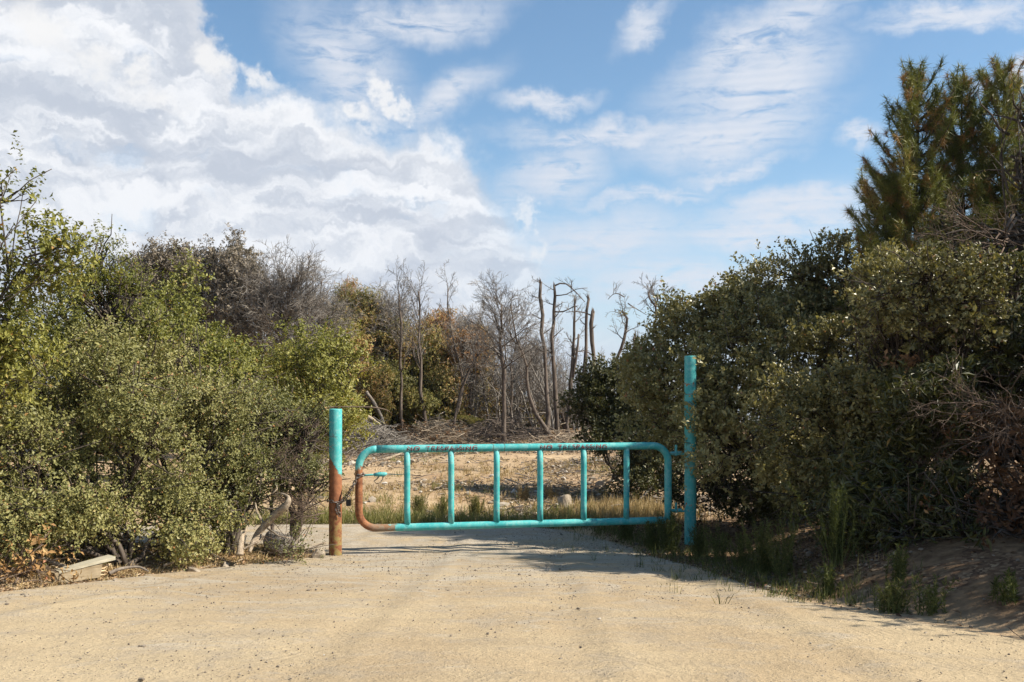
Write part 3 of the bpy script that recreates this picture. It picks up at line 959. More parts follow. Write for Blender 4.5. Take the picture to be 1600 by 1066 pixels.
def bare_tree(name, pxs, d, r0, r1, label, group=None, nb=12, blen=1.1, frm=0.45, sub=(5, 4), ang=45, mat='dead_bark', tmat='twig',
              seed=1, trop=0.05, dy=0.0, snag=False, extra=(), leaves=0, leafmat='far_grey', twig_r=0.006):
    """a dead or leafless tree whose trunk follows the given path"""
    rs = np.random.RandomState(seed)
    T = trunk_path(pxs, d, dy)
    T[1:-1, 0] += rs.normal(0, 0.035, 8); T[1:-1, 1] += rs.normal(0, 0.06, 8)
    if nb >= 9:                                      # the fine crown reaches above the last trunk point
        Hh = T[-1, 2] - T[0, 2]
        T[:, 2] = T[0, 2] + (T[:, 2] - T[0, 2]) * (Hh - (0.62 if seed < 100 else 0.30) * blen) / Hh
    g = hz(T[0, 0], T[0, 1])
    T[0, 2] = min(T[0, 2], g - 0.08) if T[0, 2] < g + 1.0 else g - 0.08
    root = empty(name, (T[0, 0], T[0, 1], g), label, 'tree', group)
    base = np.array(root.location)
    k = len(T)
    r0, r1 = (r0 * .72, r1 * .75) if nb >= 9 else (r0 * .92, r1 * .95)
    R = r0 + (r1 - r0) * np.linspace(0, 1, k) ** 0.8
    R[0] *= 1.25
    tb_ = [(T - base, R)]
    if nb < 9:
        for _ in range(4):
            o_ = rs.normal(0, .5, 3) * R[-1] * (1, 1, 0)
            tb_.append((np.array([T[-1] - base + o_ - (0, 0, .05), T[-1] - base + o_ + (0, 0, rs.uniform(.05, .22))]), np.array([R[-1] * .5, .004])))
    V, F = tubes(tb_, 8)
    nz = Sines(seed + 5, 14.0)(V * (1, 1, .3))
    V = V + (V - np.stack([np.interp(V[:, 2], T[:, 2] - base[2], T[:, c] - base[c]) for c in range(3)], -1)) * (0.16 * nz)[:, None] * (1, 1, 0)
    mesh_obj('trunk', V, F, M[mat], root, smooth=True)
    P = dict(seg=[6, 4, 3], wig=[0.14, 0.18, 0.22], trop=[trop, trop * 0.6, 0.02], end=[0.3, 0.4, 0.5], num=[v + 2 for v in sub], ang=[42, 42], rr=[0.55, 0.6], len=[0.5, 0.5], minr=twig_r)
    P['from'] = [0.15, 0.2]
    chains, tips = [[], [], []], []
    for j in range(nb):
        t = frm + (1 - frm) * (j + rs.uniform(0, 1)) / nb
        f = t * (k - 1); i = min(int(f), k - 2)
        q = T[i] + (T[i + 1] - T[i]) * (f - i)
        tg = unit(T[i + 1] - T[i])
        side = unit(np.cross(tg, rs.normal(size=3)))
        an = math.radians(ang * rs.uniform(0.7, 1.3))
        grow(rs, q, tg * math.cos(an) + side * math.sin(an), blen * rs.uniform(0.6, 1.15) * (1.3 - 0.6 * t), max(twig_r * 1.5, (R[i]) * 0.4), 0, P, chains, tips)
    for pts, ra, rb in extra:
        E = trunk_path(pts, d, 0, 7)
        chains[0].append((E, np.linspace(ra, rb, 7)))
        for j in range(5):
            i = rs.randint(2, 6)
            grow(rs, E[i], unit(rs.normal(size=3) + (0, 0, 0.5)), 0.4, rb, 1, P, chains, tips)
    if chains[0]:
        V, F = tubes(chains[0], 4)
        mesh_obj('branches', V - base, F, M[mat], root, smooth=True)['kind'] = 'stuff'
    fine = chains[1] + chains[2]
    if fine:
        V1, F1 = join([tubes(c, 3, False) for c in (chains[1], chains[2]) if c])
        mesh_obj('twigs', V1 - base, F1, M[tmat], root)['kind'] = 'stuff'
    if leaves and tips:
        tp = np.array([a for a, _ in tips]); td = np.array([b for _, b in tips])
        sel = rs.randint(0, len(tp), leaves)
        Q, src = place_sprays(rs, SPR['far'], tp[sel] + rs.normal(0, 0.06, (leaves, 3)), td[sel] + rs.normal(0, 0.5, (leaves, 3)), rs.uniform(0.5, 0.9, leaves))
        leaves_mesh('foliage', Q - base, np.clip(rs.normal(0.5, 0.25, len(Q)), 0, 1), M[leafmat], root)
    return root


# ------------------------------------------------------------------ painted steel gate
def paint_mat(name, kind):
    m, t, out = material(name)
    tc = t.n('ShaderNodeTexCoord').outputs['Object']
    X, Y, Z = t.sep(tc)
    n1 = t.noise(tc, 3.0, 5, 0.6)
    n2 = t.noise(tc, 14.0, 6, 0.65)
    n3 = t.noise(tc, 60.0, 4, 0.6)
    nn = t.m('ADD', t.m('MULTIPLY', t.m('SUBTRACT', n1, 0.5), 0.35), t.m('ADD', t.m('MULTIPLY', t.m('SUBTRACT', n2, 0.5), 0.34), t.m('MULTIPLY', t.m('SUBTRACT', n3, 0.5), 0.16)))
    paint = t.mix(t.rng(n1, 0.35, 0.65), (0.045, 0.47, 0.48), (0.11, 0.62, 0.60))
    pale = t.m('MULTIPLY', t.rng(t.m('ADD', t.m('MULTIPLY', n2, 0.7), t.m('MULTIPLY', n3, 0.3)), 0.44, 0.64), 0.45)
    paint = t.mix(pale, paint, (0.46, 0.80, 0.75))
    streak = t.noise(t.vm('MULTIPLY', tc, (40.0, 40.0, 2.5)), 1.0, 4, 0.6)
    paint = t.mix(t.rng(streak, 0.52, 0.72, 0.0, 0.35), paint, (0.10, 0.40, 0.38))
    paint = t.mix(t.rng(streak, 0.30, 0.42, 0.3, 0.0), paint, (0.42, 0.78, 0.72))
    rust = t.mix(t.rng(n2, 0.35, 0.65), (0.22, 0.08, 0.035), (0.50, 0.21, 0.09))
    rust = t.mix(t.rng(n3, 0.5, 0.75, 0, 0.7), rust, (0.09, 0.045, 0.03))
    chips = t.rng(t.m('ADD', t.m('MULTIPLY', n2, 0.6), t.m('MULTIPLY', n3, 0.4)), 0.625, 0.64)
    if kind == 'gate':
        a = t.m('MAXIMUM', t.m('SUBTRACT', X, 0.17), t.m('SUBTRACT', Z, 1.19))
        b = t.m('MAXIMUM', t.m('SUBTRACT', X, 0.44), t.m('SUBTRACT', Z, 0.55))
        f = t.m('ADD', t.m('MINIMUM', a, b), nn)
        mask = t.rng(f, -0.02, 0.03, 1.0, 0.0)
        # worn strip on the lower rail where lichen and bare steel show
        grey = t.mix(t.rng(n2, 0.45, 0.6), (0.36, 0.30, 0.21), (0.30, 0.18, 0.10))
        rust = t.mix(t.rng(t.m('ADD', X, nn), 0.05, 0.3, 0.0, 0.75), rust, grey)
        mask = t.m('MAXIMUM', mask, t.m('MULTIPLY', chips, 0.9))
    elif kind == 'left':
        f = t.m('ADD', t.m('ADD', t.m('SUBTRACT', Z, 1.19), t.m('MULTIPLY', X, 1.75)), t.m('MULTIPLY', nn, 0.45))
        mask = t.rng(f, -0.015, 0.02, 1.0, 0.0)
        lich = t.m('MULTIPLY', t.rng(n2, 0.46, 0.58), t.rng(t.m('ADD', Z, nn), 0.30, 0.62, 1.0, 0.0))
        rust = t.mix(t.m('MULTIPLY', lich, 0.75), rust, (0.30, 0.28, 0.09))
        rust = t.mix(t.rng(t.m('ADD', Z, nn), 0.45, 0.95, 0.0, 0.5), rust, (0.42, 0.17, 0.08))
        mask = t.m('MAXIMUM', mask, t.m('MULTIPLY', chips, 0.9))
    else:
        mask = t.m('MAXIMUM', chips, t.rng(t.m('ADD', n2, t.m('MULTIPLY', t.rng(t.m('ABSOLUTE', t.m('SUBTRACT', Z, 2.22)), 0.0, 0.09, 1.0, 0.0), 0.11)), 0.66, 0.70))
        mask = t.m('MAXIMUM', mask, t.rng(t.m('ADD', n2, t.m('MULTIPLY', t.rng(t.m('ABSOLUTE', t.m('SUBTRACT', Z, 0.55)), 0.0, 0.25, 1.0, 0.0), 0.09)), 0.66, 0.70))
        scrape = t.m('MULTIPLY', t.rng(t.m('ABSOLUTE', t.m('SUBTRACT', Z, 1.18)), 0.08, 0.2, 1.0, 0.0), t.rng(n3, 0.45, 0.6))
        paint = t.mix(t.m('MULTIPLY', scrape, 0.6), paint, (0.36, 0.50, 0.50))
    c = t.mix(mask, paint, rust)
    h = t.m('ADD', t.m('MULTIPLY', mask, -0.6), t.m('MULTIPLY', n3, 0.25))
    principled(t, out, c, t.mix(mask, (0.58,) * 3, (0.85,) * 3), t.bump(h, 0.5, 0.006), 0.35)
    return m


def build_gate():
    ax, ay = -2.0, 13.0
    W = 4.24
    root = empty('gate', (ax, ay, 0), 'closed turquoise pipe gate across the dirt road, rusty left end, stencilled NO TRESPASSING', 'gate', rz=math.atan2(0.8, 4.164))
    gm = paint_mat('gate_paint', 'gate')
    zb, zt, R = 0.352, 1.385, 0.049

    def arc(cx, cz, rad, a0, a1, n=9):
        a = np.radians(np.linspace(a0, a1, n))
        return np.stack([cx + rad * np.cos(a), 0 * a, cz + rad * np.sin(a)], -1)
    rc = 0.23
    wv = np.random.RandomState(3)

    def line(p, q, n):
        P = np.linspace(p, q, n)
        return P[1:-1]
    top = np.concatenate([[(W / 2 - .2, 0, zt)], line((W / 2 - .2, 0, zt), (rc, 0, zt), 9), arc(rc, zt - rc, rc, 90, 180)])
    leftside = np.concatenate([line((0, 0, zt - rc), (0, 0, zb + rc), 7), arc(rc, zb + rc, rc, 180, 270)])
    bottom = line((rc, 0, zb), (W - .18, 0, zb), 16)
    full = np.concatenate([[(rc, 0, zt)], arc(rc, zt - rc, rc, 90, 180)[1:], leftside, bottom, [(W - 0.05, 0, zb + .002)]])
    V, F = tubes([(full, np.full(len(full), R))], 20)
    mesh_obj('lower_frame', V, F, gm, root, smooth=True)
    tr = np.concatenate([[(rc - .002, 0, zt)], line((rc, 0, zt), (W - .22, 0, zt), 14), arc(W - .22, zt - .22, .22, 90, 0)])
    tr = np.concatenate([tr, line((W, 0, zt - .22), (W, 0, zb - .0), 7), [(W, 0, zb + .01)]])
    V, F = tubes([(tr, np.full(len(tr), R + .0015))], 20)
    mesh_obj('top_rail', V, F, gm, root, smooth=True)
    for s in (0.629, 1.214, 1.827, 2.424, 3.032, 3.64):
        P = np.array([(s + wv.normal(0, .003), 0, zb + .02), (s, .002, 0.6), (s, 0, 0.9), (s, 0, 1.15), (s + wv.normal(0, .003), 0, zt - .02)])
        V, F = tubes([(P, np.full(5, .0405))], 18)
        mesh_obj('upright_bar', V, F, gm, root, smooth=True)
        for z0 in (zb + R - .004, zt - R + .004):
            a = np.linspace(0, 2 * math.pi, 19)
            ring = np.stack([s + .043 * np.cos(a), .043 * np.sin(a), np.full(19, z0) - np.sign(z0 - 0.8) * 0 + (0.035 * np.cos(a) ** 2 * 0)], -1)
            # the weld follows the round rail
            dz = (R - np.sqrt(np.maximum(R * R - (.043 * np.sin(a)) ** 2, 1e-5)))
            ring[:, 2] = z0 - dz if z0 < 0.8 else z0 + dz
            V, F = tubes([(ring, np.full(19, .006))], 6, False)
            mesh_obj('weld', V, F, gm, root, smooth=True)
    # pipe joint collars on the top rail
    jm, t, out = material('joint_seam')
    principled(t, out, (0.20, 0.16, 0.09), 0.8)
    for s in (1.775, 1.93):
        a = np.linspace(0, 2 * math.pi, 25)
        ring = np.stack([np.full(25, s) + .004 * np.sin(3 * a), (R + .001) * np.cos(a), zt + (R + .001) * np.sin(a)], -1)
        V, F = tubes([(ring, np.full(25, .0035))], 6, False)
        mesh_obj('pipe_joint', V, F, jm, root, smooth=True)
    # stencilled lettering wrapped onto the front of the top rail, a red coat and a darker one slightly displaced
    for nm, colr in (('red', (0.42, 0.035, 0.03)), ('dark', (0.10, 0.035, 0.05))):
        mm, t, out = material('stencil_' + nm)
        tc = t.n('ShaderNodeTexCoord').outputs['Object']
        wear = t.noise(tc, 22.0, 4, 0.6)
        patch = t.noise(tc, 7.0, 2, 0.5)
        th = (0.40, 0.52) if nm == 'red' else (0.36, 0.52)
        c = t.mix(t.rng(t.m('ADD', t.m('MULTIPLY', wear, 0.5), t.m('MULTIPLY', patch, 0.5)), th[0], th[1]), (0.10, 0.36, 0.37), colr)
        principled(t, out, c, 0.7)
        M['st_' + nm] = mm

    def lettering(s0, s1, h, matk, lift, dx, dz):
        cu = bpy.data.curves.new('lettering', 'FONT')
        cu.body = 'NO  TRESPASSING'
        cu.size = 1.0
        cu.space_character = 1.12
        tmp = bpy.data.objects.new('lettering', cu)
        col.objects.link(tmp)
        dg = bpy.context.evaluated_depsgraph_get()
        me = bpy.data.meshes.new_from_object(tmp.evaluated_get(dg))
        bpy.data.objects.remove(tmp); bpy.data.curves.remove(cu)
        import bmesh
        bm = bmesh.new(); bm.from_mesh(me)
        bmesh.ops.triangulate(bm, faces=bm.faces)
        bmesh.ops.subdivide_edges(bm, edges=bm.edges, cuts=1, use_grid_fill=True)
        bmesh.ops.triangulate(bm, faces=bm.faces)
        bm.verts.ensure_lookup_table()
        V = np.array([v.co[:] for v in bm.verts]); F = np.array([[v.index for v in f.verts] for f in bm.faces])
        bm.free(); bpy.data.meshes.remove(me)
        x0, x1 = V[:, 0].min(), V[:, 0].max(); y0, y1 = V[:, 1].min(), V[:, 1].max()
        u = (V[:, 0] - x0) / (x1 - x0) * (s1 - s0) + s0 + dx
        w = ((V[:, 1] - y0) / (y1 - y0) - 0.5) * h + dz
        th_ = -0.15 + w / R                 # angle up from straight front
        rr = R + lift
        P = np.stack([u, -rr * np.cos(th_), zt + rr * np.sin(th_)], -1)
        o = mesh_obj('lettering', P, F, M[matk], root)
        return o
    lettering(0.62, 1.55, 0.058, 'st_red', .0028, 0.010, 0.016)
    lettering(0.62, 1.55, 0.058, 'st_dark', .0036, 0, -0.004)
    lettering(2.41, 3.34, 0.058, 'st_red', .0028, 0.009, 0.014)
    lettering(2.41, 3.34, 0.058, 'st_dark', .0036, 0, -0.004)
    # latch arm behind the rusty end
    am = paint_mat('latch_paint', 'right')
    V, F = tubes([(np.array([(0.0, .045, 1.035), (.15, .05, 1.045), (.33, .05, 1.05)]), np.full(3, .014))], 6)
    V2, F2 = tubes([(np.array([(.20, .05, 1.045), (.27, .05, 1.05), (.34, .05, 1.05), (.37, .05, 1.06)]), np.array([.022, .03, .03, .012]))], 8)
    V3, F3 = tubes([(np.array([(.36, .05, 1.055), (.50, .05, 1.045), (.62, .05, 1.045)]), np.full(3, .004))], 4)
    mesh_obj('latch_arm', *join([(V, F), (V2, F2), (V3, F3)]), am, root, smooth=True)
    lp = np.array([(.27, .05, 1.03), (.24, .06, .99), (.20, .06, .96), (.23, .05, .93), (.28, .05, .94), (.31, .05, .98), (.32, .05, 1.03)])
    V, F = tubes([(lp, np.full(7, .009))], 6)
    mesh_obj('latch_handle', V, F, M['bleached'], root, smooth=True)
    # hinge plates with pins at the other end
    for z0, h in ((1.265, .13), (0.47, .12)):
        V, F = tubes([(np.array([(W + .01, 0, z0), (W + .30, 0, z0)]), np.full(2, .014))], 6)
        V2, F2 = tubes([(np.array([(W + .115, 0, z0 - .02), (W + .115, 0, z0 + h)]), np.full(2, .019))], 8)
        V3, F3 = tubes([(np.array([(W + .03, 0, z0 + .012), (W + .20, 0, z0 + .012)]), np.full(2, .026))], 4)
        mesh_obj('hinge', *join([(V, F), (V2, F2), (V3, F3)]), am, root, smooth=False)
    return root


def post(name, x, y, z0, z1, r, kind, label, lean=(0, 0)):
    g = hz(x, y)
    root = empty(name, (x, y, z0), label, 'post')
    m = paint_mat(name + '_paint_' + kind, kind)
    H = z1 - z0
    a = np.arange(36) * 2 * math.pi / 36
    prof = [(r, -0.35), (r, 0.02), (r, 0.4), (r * 1.003, 0.8), (r, 1.2), (r, H * 0.8), (r, H - .012), (r - .003, H), (r - .010, H), (r - .012, H - .02), (r - .012, H - 0.5)]
    V = np.concatenate([np.stack([rr * np.cos(a) + lean[0] * zz, rr * np.sin(a) + lean[1] * zz, np.full(36, zz)], -1) for rr, zz in prof])
    n = len(prof)
    idx = np.arange(n * 36).reshape(n, 36); nx = np.roll(idx, -1, 1)
    Q = np.stack([idx[:-1], nx[:-1], nx[1:], idx[1:]], -1).reshape(-1, 4)
    mesh_obj('pipe', V, Q, m, root, smooth=True)
    # dirt fill seen in the open top
    zf = H - 0.09
    V = np.concatenate([np.stack([(r - .011) * np.cos(a) + lean[0] * zf, (r - .011) * np.sin(a) + lean[1] * zf, np.full(36, zf)], -1), [[lean[0] * zf, lean[1] * zf, zf + .01]]])
    T = np.array([(i, (i + 1) % 36, 36) for i in range(36)])
    mesh_obj('fill', V, T, M['rock'], root)
    # little collar of soil and gravel round the foot
    return root


def link_mesh(L=0.026, w=0.011, r=0.0042, n=16):
    a = np.linspace(0, 2 * math.pi, n + 1)
    P = np.stack([np.sign(np.cos(a)) * (L - w) * (np.abs(np.cos(a)) > 1e-6) * 1.0 + w * np.cos(a), w * np.sin(a), 0 * a], -1)
    return tubes([(P, np.full(n + 1, r))], 6, False)


def build_chain():
    cm, t, out = material('chain_steel')
    tc = t.n('ShaderNodeTexCoord').outputs['Object']
    n = t.noise(tc, 40, 3, 0.6)
    c = t.mix(t.rng(n, 0.45, 0.6), (0.30, 0.28, 0.26), (0.16, 0.10, 0.07))
    principled(t, out, c, 0.45, None, 0.5, 0.7)
    root = empty('chain', (-2.2, 12.9, 0.7), 'grey steel chain slung between the rusty end of the gate and the short rusty post', 'chain')
    base = np.array(root.location)
    V, F = link_mesh(0.030, 0.0145, 0.0052)
    me0 = mesh_obj('link', V, F, cm, root, smooth=True)
    first = [me0]
    px, py = -2.30, 12.95
    gx, gy = -2.0, 13.0

    def run(pts, closed=False):
        pts = np.array(pts, float)
        seg = np.linalg.norm(np.diff(pts, axis=0), axis=1)
        cum = np.concatenate([[0], np.cumsum(seg)])
        step = 0.044
        k = max(2, int(cum[-1] / step))
        for i in range(k):
            s0 = (i + 0.5) * cum[-1] / k
            p = np.array([np.interp(s0, cum, pts[:, j]) for j in range(3)])
            q = np.array([np.interp(min(s0 + .02, cum[-1]), cum, pts[:, j]) for j in range(3)]) - np.array([np.interp(max(s0 - .02, 0), cum, pts[:, j]) for j in range(3)])
            xax = Vector(q).normalized()
            ref = Vector((0, 0, 1)) if abs(xax.z) < .8 else Vector((1, 0, 0))
            yax = xax.cross(ref).normalized(); zax = xax.cross(yax)
            if i % 2: yax, zax = zax, -yax
            from mathutils import Matrix
            mt = Matrix((xax, yax, zax)).transposed().to_4x4()
            mt.translation = Vector(p - base)
            if first:
                o = first.pop()
            else:
                o = me0.copy(); col.objects.link(o); o.parent = root
            o.matrix_local = mt
    # round the post, a little below mid height
    a = np.radians(np.linspace(-200, 30, 14))
    run([(px + .098 * math.cos(t_), py + .098 * math.sin(t_), 0.715 + .012 * math.sin(2 * t_)) for t_ in a])
    # two strands up to the gate end
    run([(px + .07, py - .085, .70), (px + .16, py - .07, .80), (px + .24, py - .065, .93), (gx + .01, gy - .07, 1.06)])
    run([(px + .085, py - .06, .70), (px + .17, py - .085, .77), (px + .235, py - .08, .89), (gx - .01, gy - .075, 1.02), (gx + .03, gy - .07, 1.05)])
    a = np.radians(np.linspace(-100, 150, 9))
    run([(gx + .068 * math.cos(t_), gy + .068 * math.sin(t_), 1.06) for t_ in a])
    # loose end hanging on the post
    run([(px + .065, py - .085, .71), (px + .055, py - .095, .62), (px + .075, py - .085, .53)])
    run([(px + .045, py - .09, .70), (px + .035, py - .105, .60), (px + .05, py - .09, .56)])
    # padlock
    pl = empty('padlock', (px + .185, py - .07, .66), 'small black padlock hanging from the chain beside the rusty post', 'padlock')
    bm_, t, out = material('black_lock')
    principled(t, out, (0.012, 0.012, 0.014), 0.45)
    w, d, h = .030, .013, .050
    V = []
    for z, s in ((0, .88), (.008, 1), (h * 1.5, 1), (h * 1.5 + .008, .88)):
        V += [(-w * s, -d * s, z), (w * s, -d * s, z), (w * s, d * s, z), (-w * s, d * s, z)]
    F = [(3, 2, 1, 0), (12, 13, 14, 15)]
    for k in range(3):
        for i in range(4):
            F.append((k * 4 + i, k * 4 + (i + 1) % 4, k * 4 + 4 + (i + 1) % 4, k * 4 + 4 + i))
    mesh_obj('lock_body', np.array(V), np.array(F), bm_, pl)
    a = np.radians(np.linspace(0, 180, 9))
    P = np.concatenate([[(.018, 0, .08)], np.stack([.018 * np.cos(a), 0 * a, .11 + .018 * np.sin(a)], -1), [(-.018, 0, .08)]])
    V, F = tubes([(P, np.full(len(P), .0045))], 8)
    mesh_obj('shackle', V, F, cm, pl, smooth=True)


build_gate()
post('gate_post', -2.298, 12.95, hz(-2.298, 12.95) - 0.0, 1.915, .083, 'left', 'short round steel post, turquoise above and rusty brown below, left of the gate', (0.002, 0))
post('gate_post', 2.485, 13.87, 0.0, 2.63, .082, 'right', 'tall turquoise pipe post carrying the gate hinges in front of the dark shrubs', (0.0, 0))
build_chain()


# ------------------------------------------------------------------ shrubs on the left
S = SPR
shrub('oak_shrub', (-4.3, 10.9, hz(-4.3, 10.9)), lobes_px([
    (10, 650, 11.2, 66, 54), (105, 635, 11.9, 66, 50), (200, 620, 11.5, 66, 48), (-50, 720, 10.4, 80, 60), (40, 735, 10.7, 72, 52), (125, 715, 11.3, 60, 50),
    (215, 700, 11.1, 66, 52), (90, 790, 10.7, 66, 44), (10, 805, 10.3, 60, 44), (175, 790, 11.2, 50, 44), (250, 765, 11.6, 52, 40), (265, 825, 11.4, 62, 34), (200, 845, 11.1, 46, 24), (150, 580, 12.2, 60, 40), (50, 838, 10.5, 56, 22), (125, 838, 10.9, 46, 24), (-20, 830, 10.2, 40, 26), (290, 835, 11.7, 36, 18)]), S['oak'], 'oak', 'wide dense grey-green scrub oak thicket spilling over the left verge', 'shrub', dens=480, seed=11, csize=0.29, twigs=20, gap=0.42, clump=1.6, spscale=1.0, tint=(0.46, 0.32))
shrub('oak_shrub', (-3.5, 12.2, hz(-3.5, 12.2)), lobes_px([
    (300, 640, 12.5, 62, 46), (370, 660, 12.9, 56, 44), (320, 715, 12.2, 62, 46), (400, 735, 12.7, 58, 44), (340, 785, 12.3, 54, 34), (270, 600, 13.1, 56, 40), (395, 780, 12.9, 36, 26)]), S['oak'], 'oak',
    'rounded olive scrub oak behind the bleached curved branch', 'shrub', dens=500, seed=12, csize=0.28, twigs=30, gap=0.42, clump=1.8, spscale=1.0, tint=(0.48, 0.32))
shrub('oak_shrub', (-3.0, 13.4, hz(-3.0, 13.4)), lobes_px([
    (468, 700, 13.6, 46, 52), (478, 755, 13.5, 32, 40), (430, 690, 13.8, 54, 44), (440, 660, 14.0, 40, 24)]), S['oak'], 'oak',
    'twiggy half-bare scrub oak close beside the short rusty post', 'shrub', dens=300, seed=13, twigs=60, gap=0.45, tint=(0.42, 0.28), twig_mat='brown_twig')
shrub('oak_tree', (-4.0, 14.5, 0.1), lobes_px([
    (250, 570, 14.2, 120, 76), (335, 605, 14.6, 74, 50), (180, 540, 14.0, 90, 66), (235, 515, 14.6, 52, 40), (365, 600, 15.0, 40, 30), (300, 555, 15, 42, 30)]), S['oak_big'], 'oak_bright',
    'bushy yellow-green oak rising in the middle of the left thicket', 'tree', dens=170, seed=14, twigs=30, gap=0.50, stem_r=.04, tint=(0.46, 0.34), clump=1.8)
shrub('oak_tree', (-4.1, 12.6, 0.3), lobes_px([
    (150, 430, 12.6, 34, 46), (170, 500, 12.6, 70, 60), (110, 540, 12.4, 90, 70), (60, 600, 12.0, 110, 60), (200, 450, 12.8, 30, 34)]), S['oak'], 'oak_bright',
    'slender upright oak with wispy top twigs against the clouds', 'tree', dens=380, seed=15, twigs=24, gap=0.46, stem_r=.035, tint=(0.50, 0.28), back=0.2)
shrub('oak_tree', (-5.9, 9.8, 0.4), lobes_px([
    (-14, 345, 9.6, 26, 34), (0, 318, 9.6, 32, 26), (-15, 440, 9.7, 75, 54), (45, 400, 9.6, 62, 46), (10, 500, 9.8, 60, 60), (-60, 560, 9.8, 90, 80), (20, 560, 10.2, 60, 40)]), S['oak_big'], 'oak_bright',
    'tall oak at the left picture edge with a branch reaching over the thicket', 'tree', dens=300, seed=16, twigs=8, gap=0.34, stem_r=.016, tint=(0.48, 0.28), back=0.3)
shrub('oak_shrub', (-4.2, 20.5, 0.1), lobes_px([
    (500, 600, 20.0, 62, 60), (470, 560, 20.4, 46, 46), (530, 590, 20.2, 38, 40), (500, 660, 20.0, 66, 50), (440, 640, 20.6, 50, 60)]), S['oak_big'], 'oak_bright',
    'pale lime-green oak shrub just above and behind the short rusty post', 'shrub', dens=190, seed=17, twigs=20, gap=0.35, spscale=1.25, tint=(0.62, 0.28))
shrub('oak_tree', (-8.6, 22.0, 0.0), lobes_px([
    (272, 445, 21.0, 24, 36), (265, 530, 21.0, 50, 46), (330, 570, 21.5, 60, 40), (200, 560, 21.5, 50, 50), (400, 600, 22.0, 46, 40)]), S['oak_big'], 'oak_bright',
    'olive oak with a narrow leafy tip in front of the grey dead trees', 'tree', dens=150, seed=18, twigs=20, gap=0.35, spscale=1.4, tint=(0.42, 0.26))

# ------------------------------------------------------------------ shrubs on the right
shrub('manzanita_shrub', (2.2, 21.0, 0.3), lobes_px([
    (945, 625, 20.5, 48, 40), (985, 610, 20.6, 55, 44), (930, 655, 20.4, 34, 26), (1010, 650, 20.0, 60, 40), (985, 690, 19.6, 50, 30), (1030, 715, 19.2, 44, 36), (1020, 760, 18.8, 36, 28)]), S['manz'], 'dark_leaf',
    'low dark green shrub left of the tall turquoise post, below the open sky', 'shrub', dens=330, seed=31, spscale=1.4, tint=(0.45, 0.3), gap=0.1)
shrub('manzanita_shrub', (3.3, 15.8, 0.3), lobes_px([
    (1068, 535, 15.6, 52, 48), (1118, 503, 15.6, 52, 38), (1045, 605, 15.4, 54, 50), (1168, 452, 15.8, 30, 24), (1100, 560, 15.2, 78, 66), (1035, 655, 15.2, 56, 42), (1190, 500, 15.4, 60, 56)]), S['manz'], 'manzanita',
    'large sunlit manzanita rising straight behind the tall turquoise post', 'shrub', dens=400, seed=32, csize=0.31, stray=0.03, spscale=1.25, tint=(0.60, 0.30), gap=0.12, twigs=10)
shrub('manzanita_shrub', (5.0, 15.6, 0.8), lobes_px([
    (1252, 430, 15.3, 30, 28), (1312, 420, 15.3, 42, 30), (1375, 425, 15.3, 48, 38), (1300, 460, 15.1, 60, 28)]), S['manz'], 'manzanita',
    'round-headed manzanita on the skyline below the pines', 'shrub', dens=300, seed=33, csize=0.31, stray=0.03, spscale=1.3, tint=(0.50, 0.30), gap=0.18, twigs=14)
shrub('manzanita_shrub', (3.9, 14.4, 0.5), lobes_px([
    (1140, 605, 14.3, 62, 52), (1215, 585, 14.0, 60, 50), (1180, 530, 14.7, 60, 40), (1255, 505, 15.1, 66, 38), (1330, 482, 15.2, 60, 34), (1120, 690, 14.1, 54, 46), (1190, 670, 13.7, 60, 50), (1265, 655, 13.4, 54, 50), (1290, 570, 13.9, 62, 52), (1225, 735, 13.6, 50, 34)]), S['manz'], 'manzanita',
    'broad grey-green manzanita to the right of the tall turquoise post', 'shrub', dens=400, seed=34, csize=0.31, stray=0.03, spscale=1.2, tint=(0.62, 0.30), gap=0.12, twigs=12, clump=2.8)
shrub('manzanita_shrub', (4.9, 12.6, 0.9), lobes_px([
    (1295, 650, 11.9, 56, 46), (1365, 620, 11.6, 62, 50), (1310, 715, 11.6, 56, 42), (1385, 690, 11.4, 54, 46), (1410, 545, 11.8, 66, 50), (1440, 480, 12.0, 60, 44), (1380, 455, 12.0, 54, 36), (1395, 455, 11.0, 46, 32), (1450, 430, 10.9, 48, 34), (1500, 470, 10.8, 50, 44), (1275, 770, 11.9, 46, 32), (1480, 560, 11.7, 56, 50)]), S['manz'], 'manzanita',
    'tall shaded manzanita in the middle of the dark bank', 'shrub', dens=420, seed=35, csize=0.31, stray=0.03, spscale=1.15, tint=(0.46, 0.28), gap=0.15, twigs=26, clump=2.8)
shrub('laurel_shrub', (4.7, 11.0, 0.95), lobes_px([
    (1350, 780, 10.7, 74, 50), (1430, 740, 10.4, 80, 74), (1460, 650, 10.5, 84, 76), (1400, 815, 10.2, 70, 40), (1490, 800, 10.0, 60, 50), (1340, 825, 10.3, 40, 24), (1430, 838, 9.8, 50, 22), (1515, 840, 9.5, 48, 24)]), S['laurel'], 'laurel',
    'long-leaved dark laurel shrub drooping over the shaded bank', 'shrub', dens=260, seed=36, tint=(0.40, 0.28), gap=0.15, twigs=20, up=0.1)
shrub('oak_tree', (6.3, 12.4, 1.3), lobes_px([
    (1560, 480, 11.4, 76, 84), (1590, 370, 11.6, 66, 74), (1612, 265, 11.9, 46, 84), (1500, 440, 11.8, 66, 56), (1640, 560, 11.0, 84, 84), (1540, 580, 11.2, 66, 56), (1480, 395, 12.4, 54, 44), (1598, 190, 12.1, 26, 46)]), S['laurel'], 'laurel',
    'loose leafy tree with many bare twigs at the right picture edge', 'tree', dens=130, seed=37, tint=(0.55, 0.3), gap=0.40, twigs=46, up=0.2, stem_r=.05)
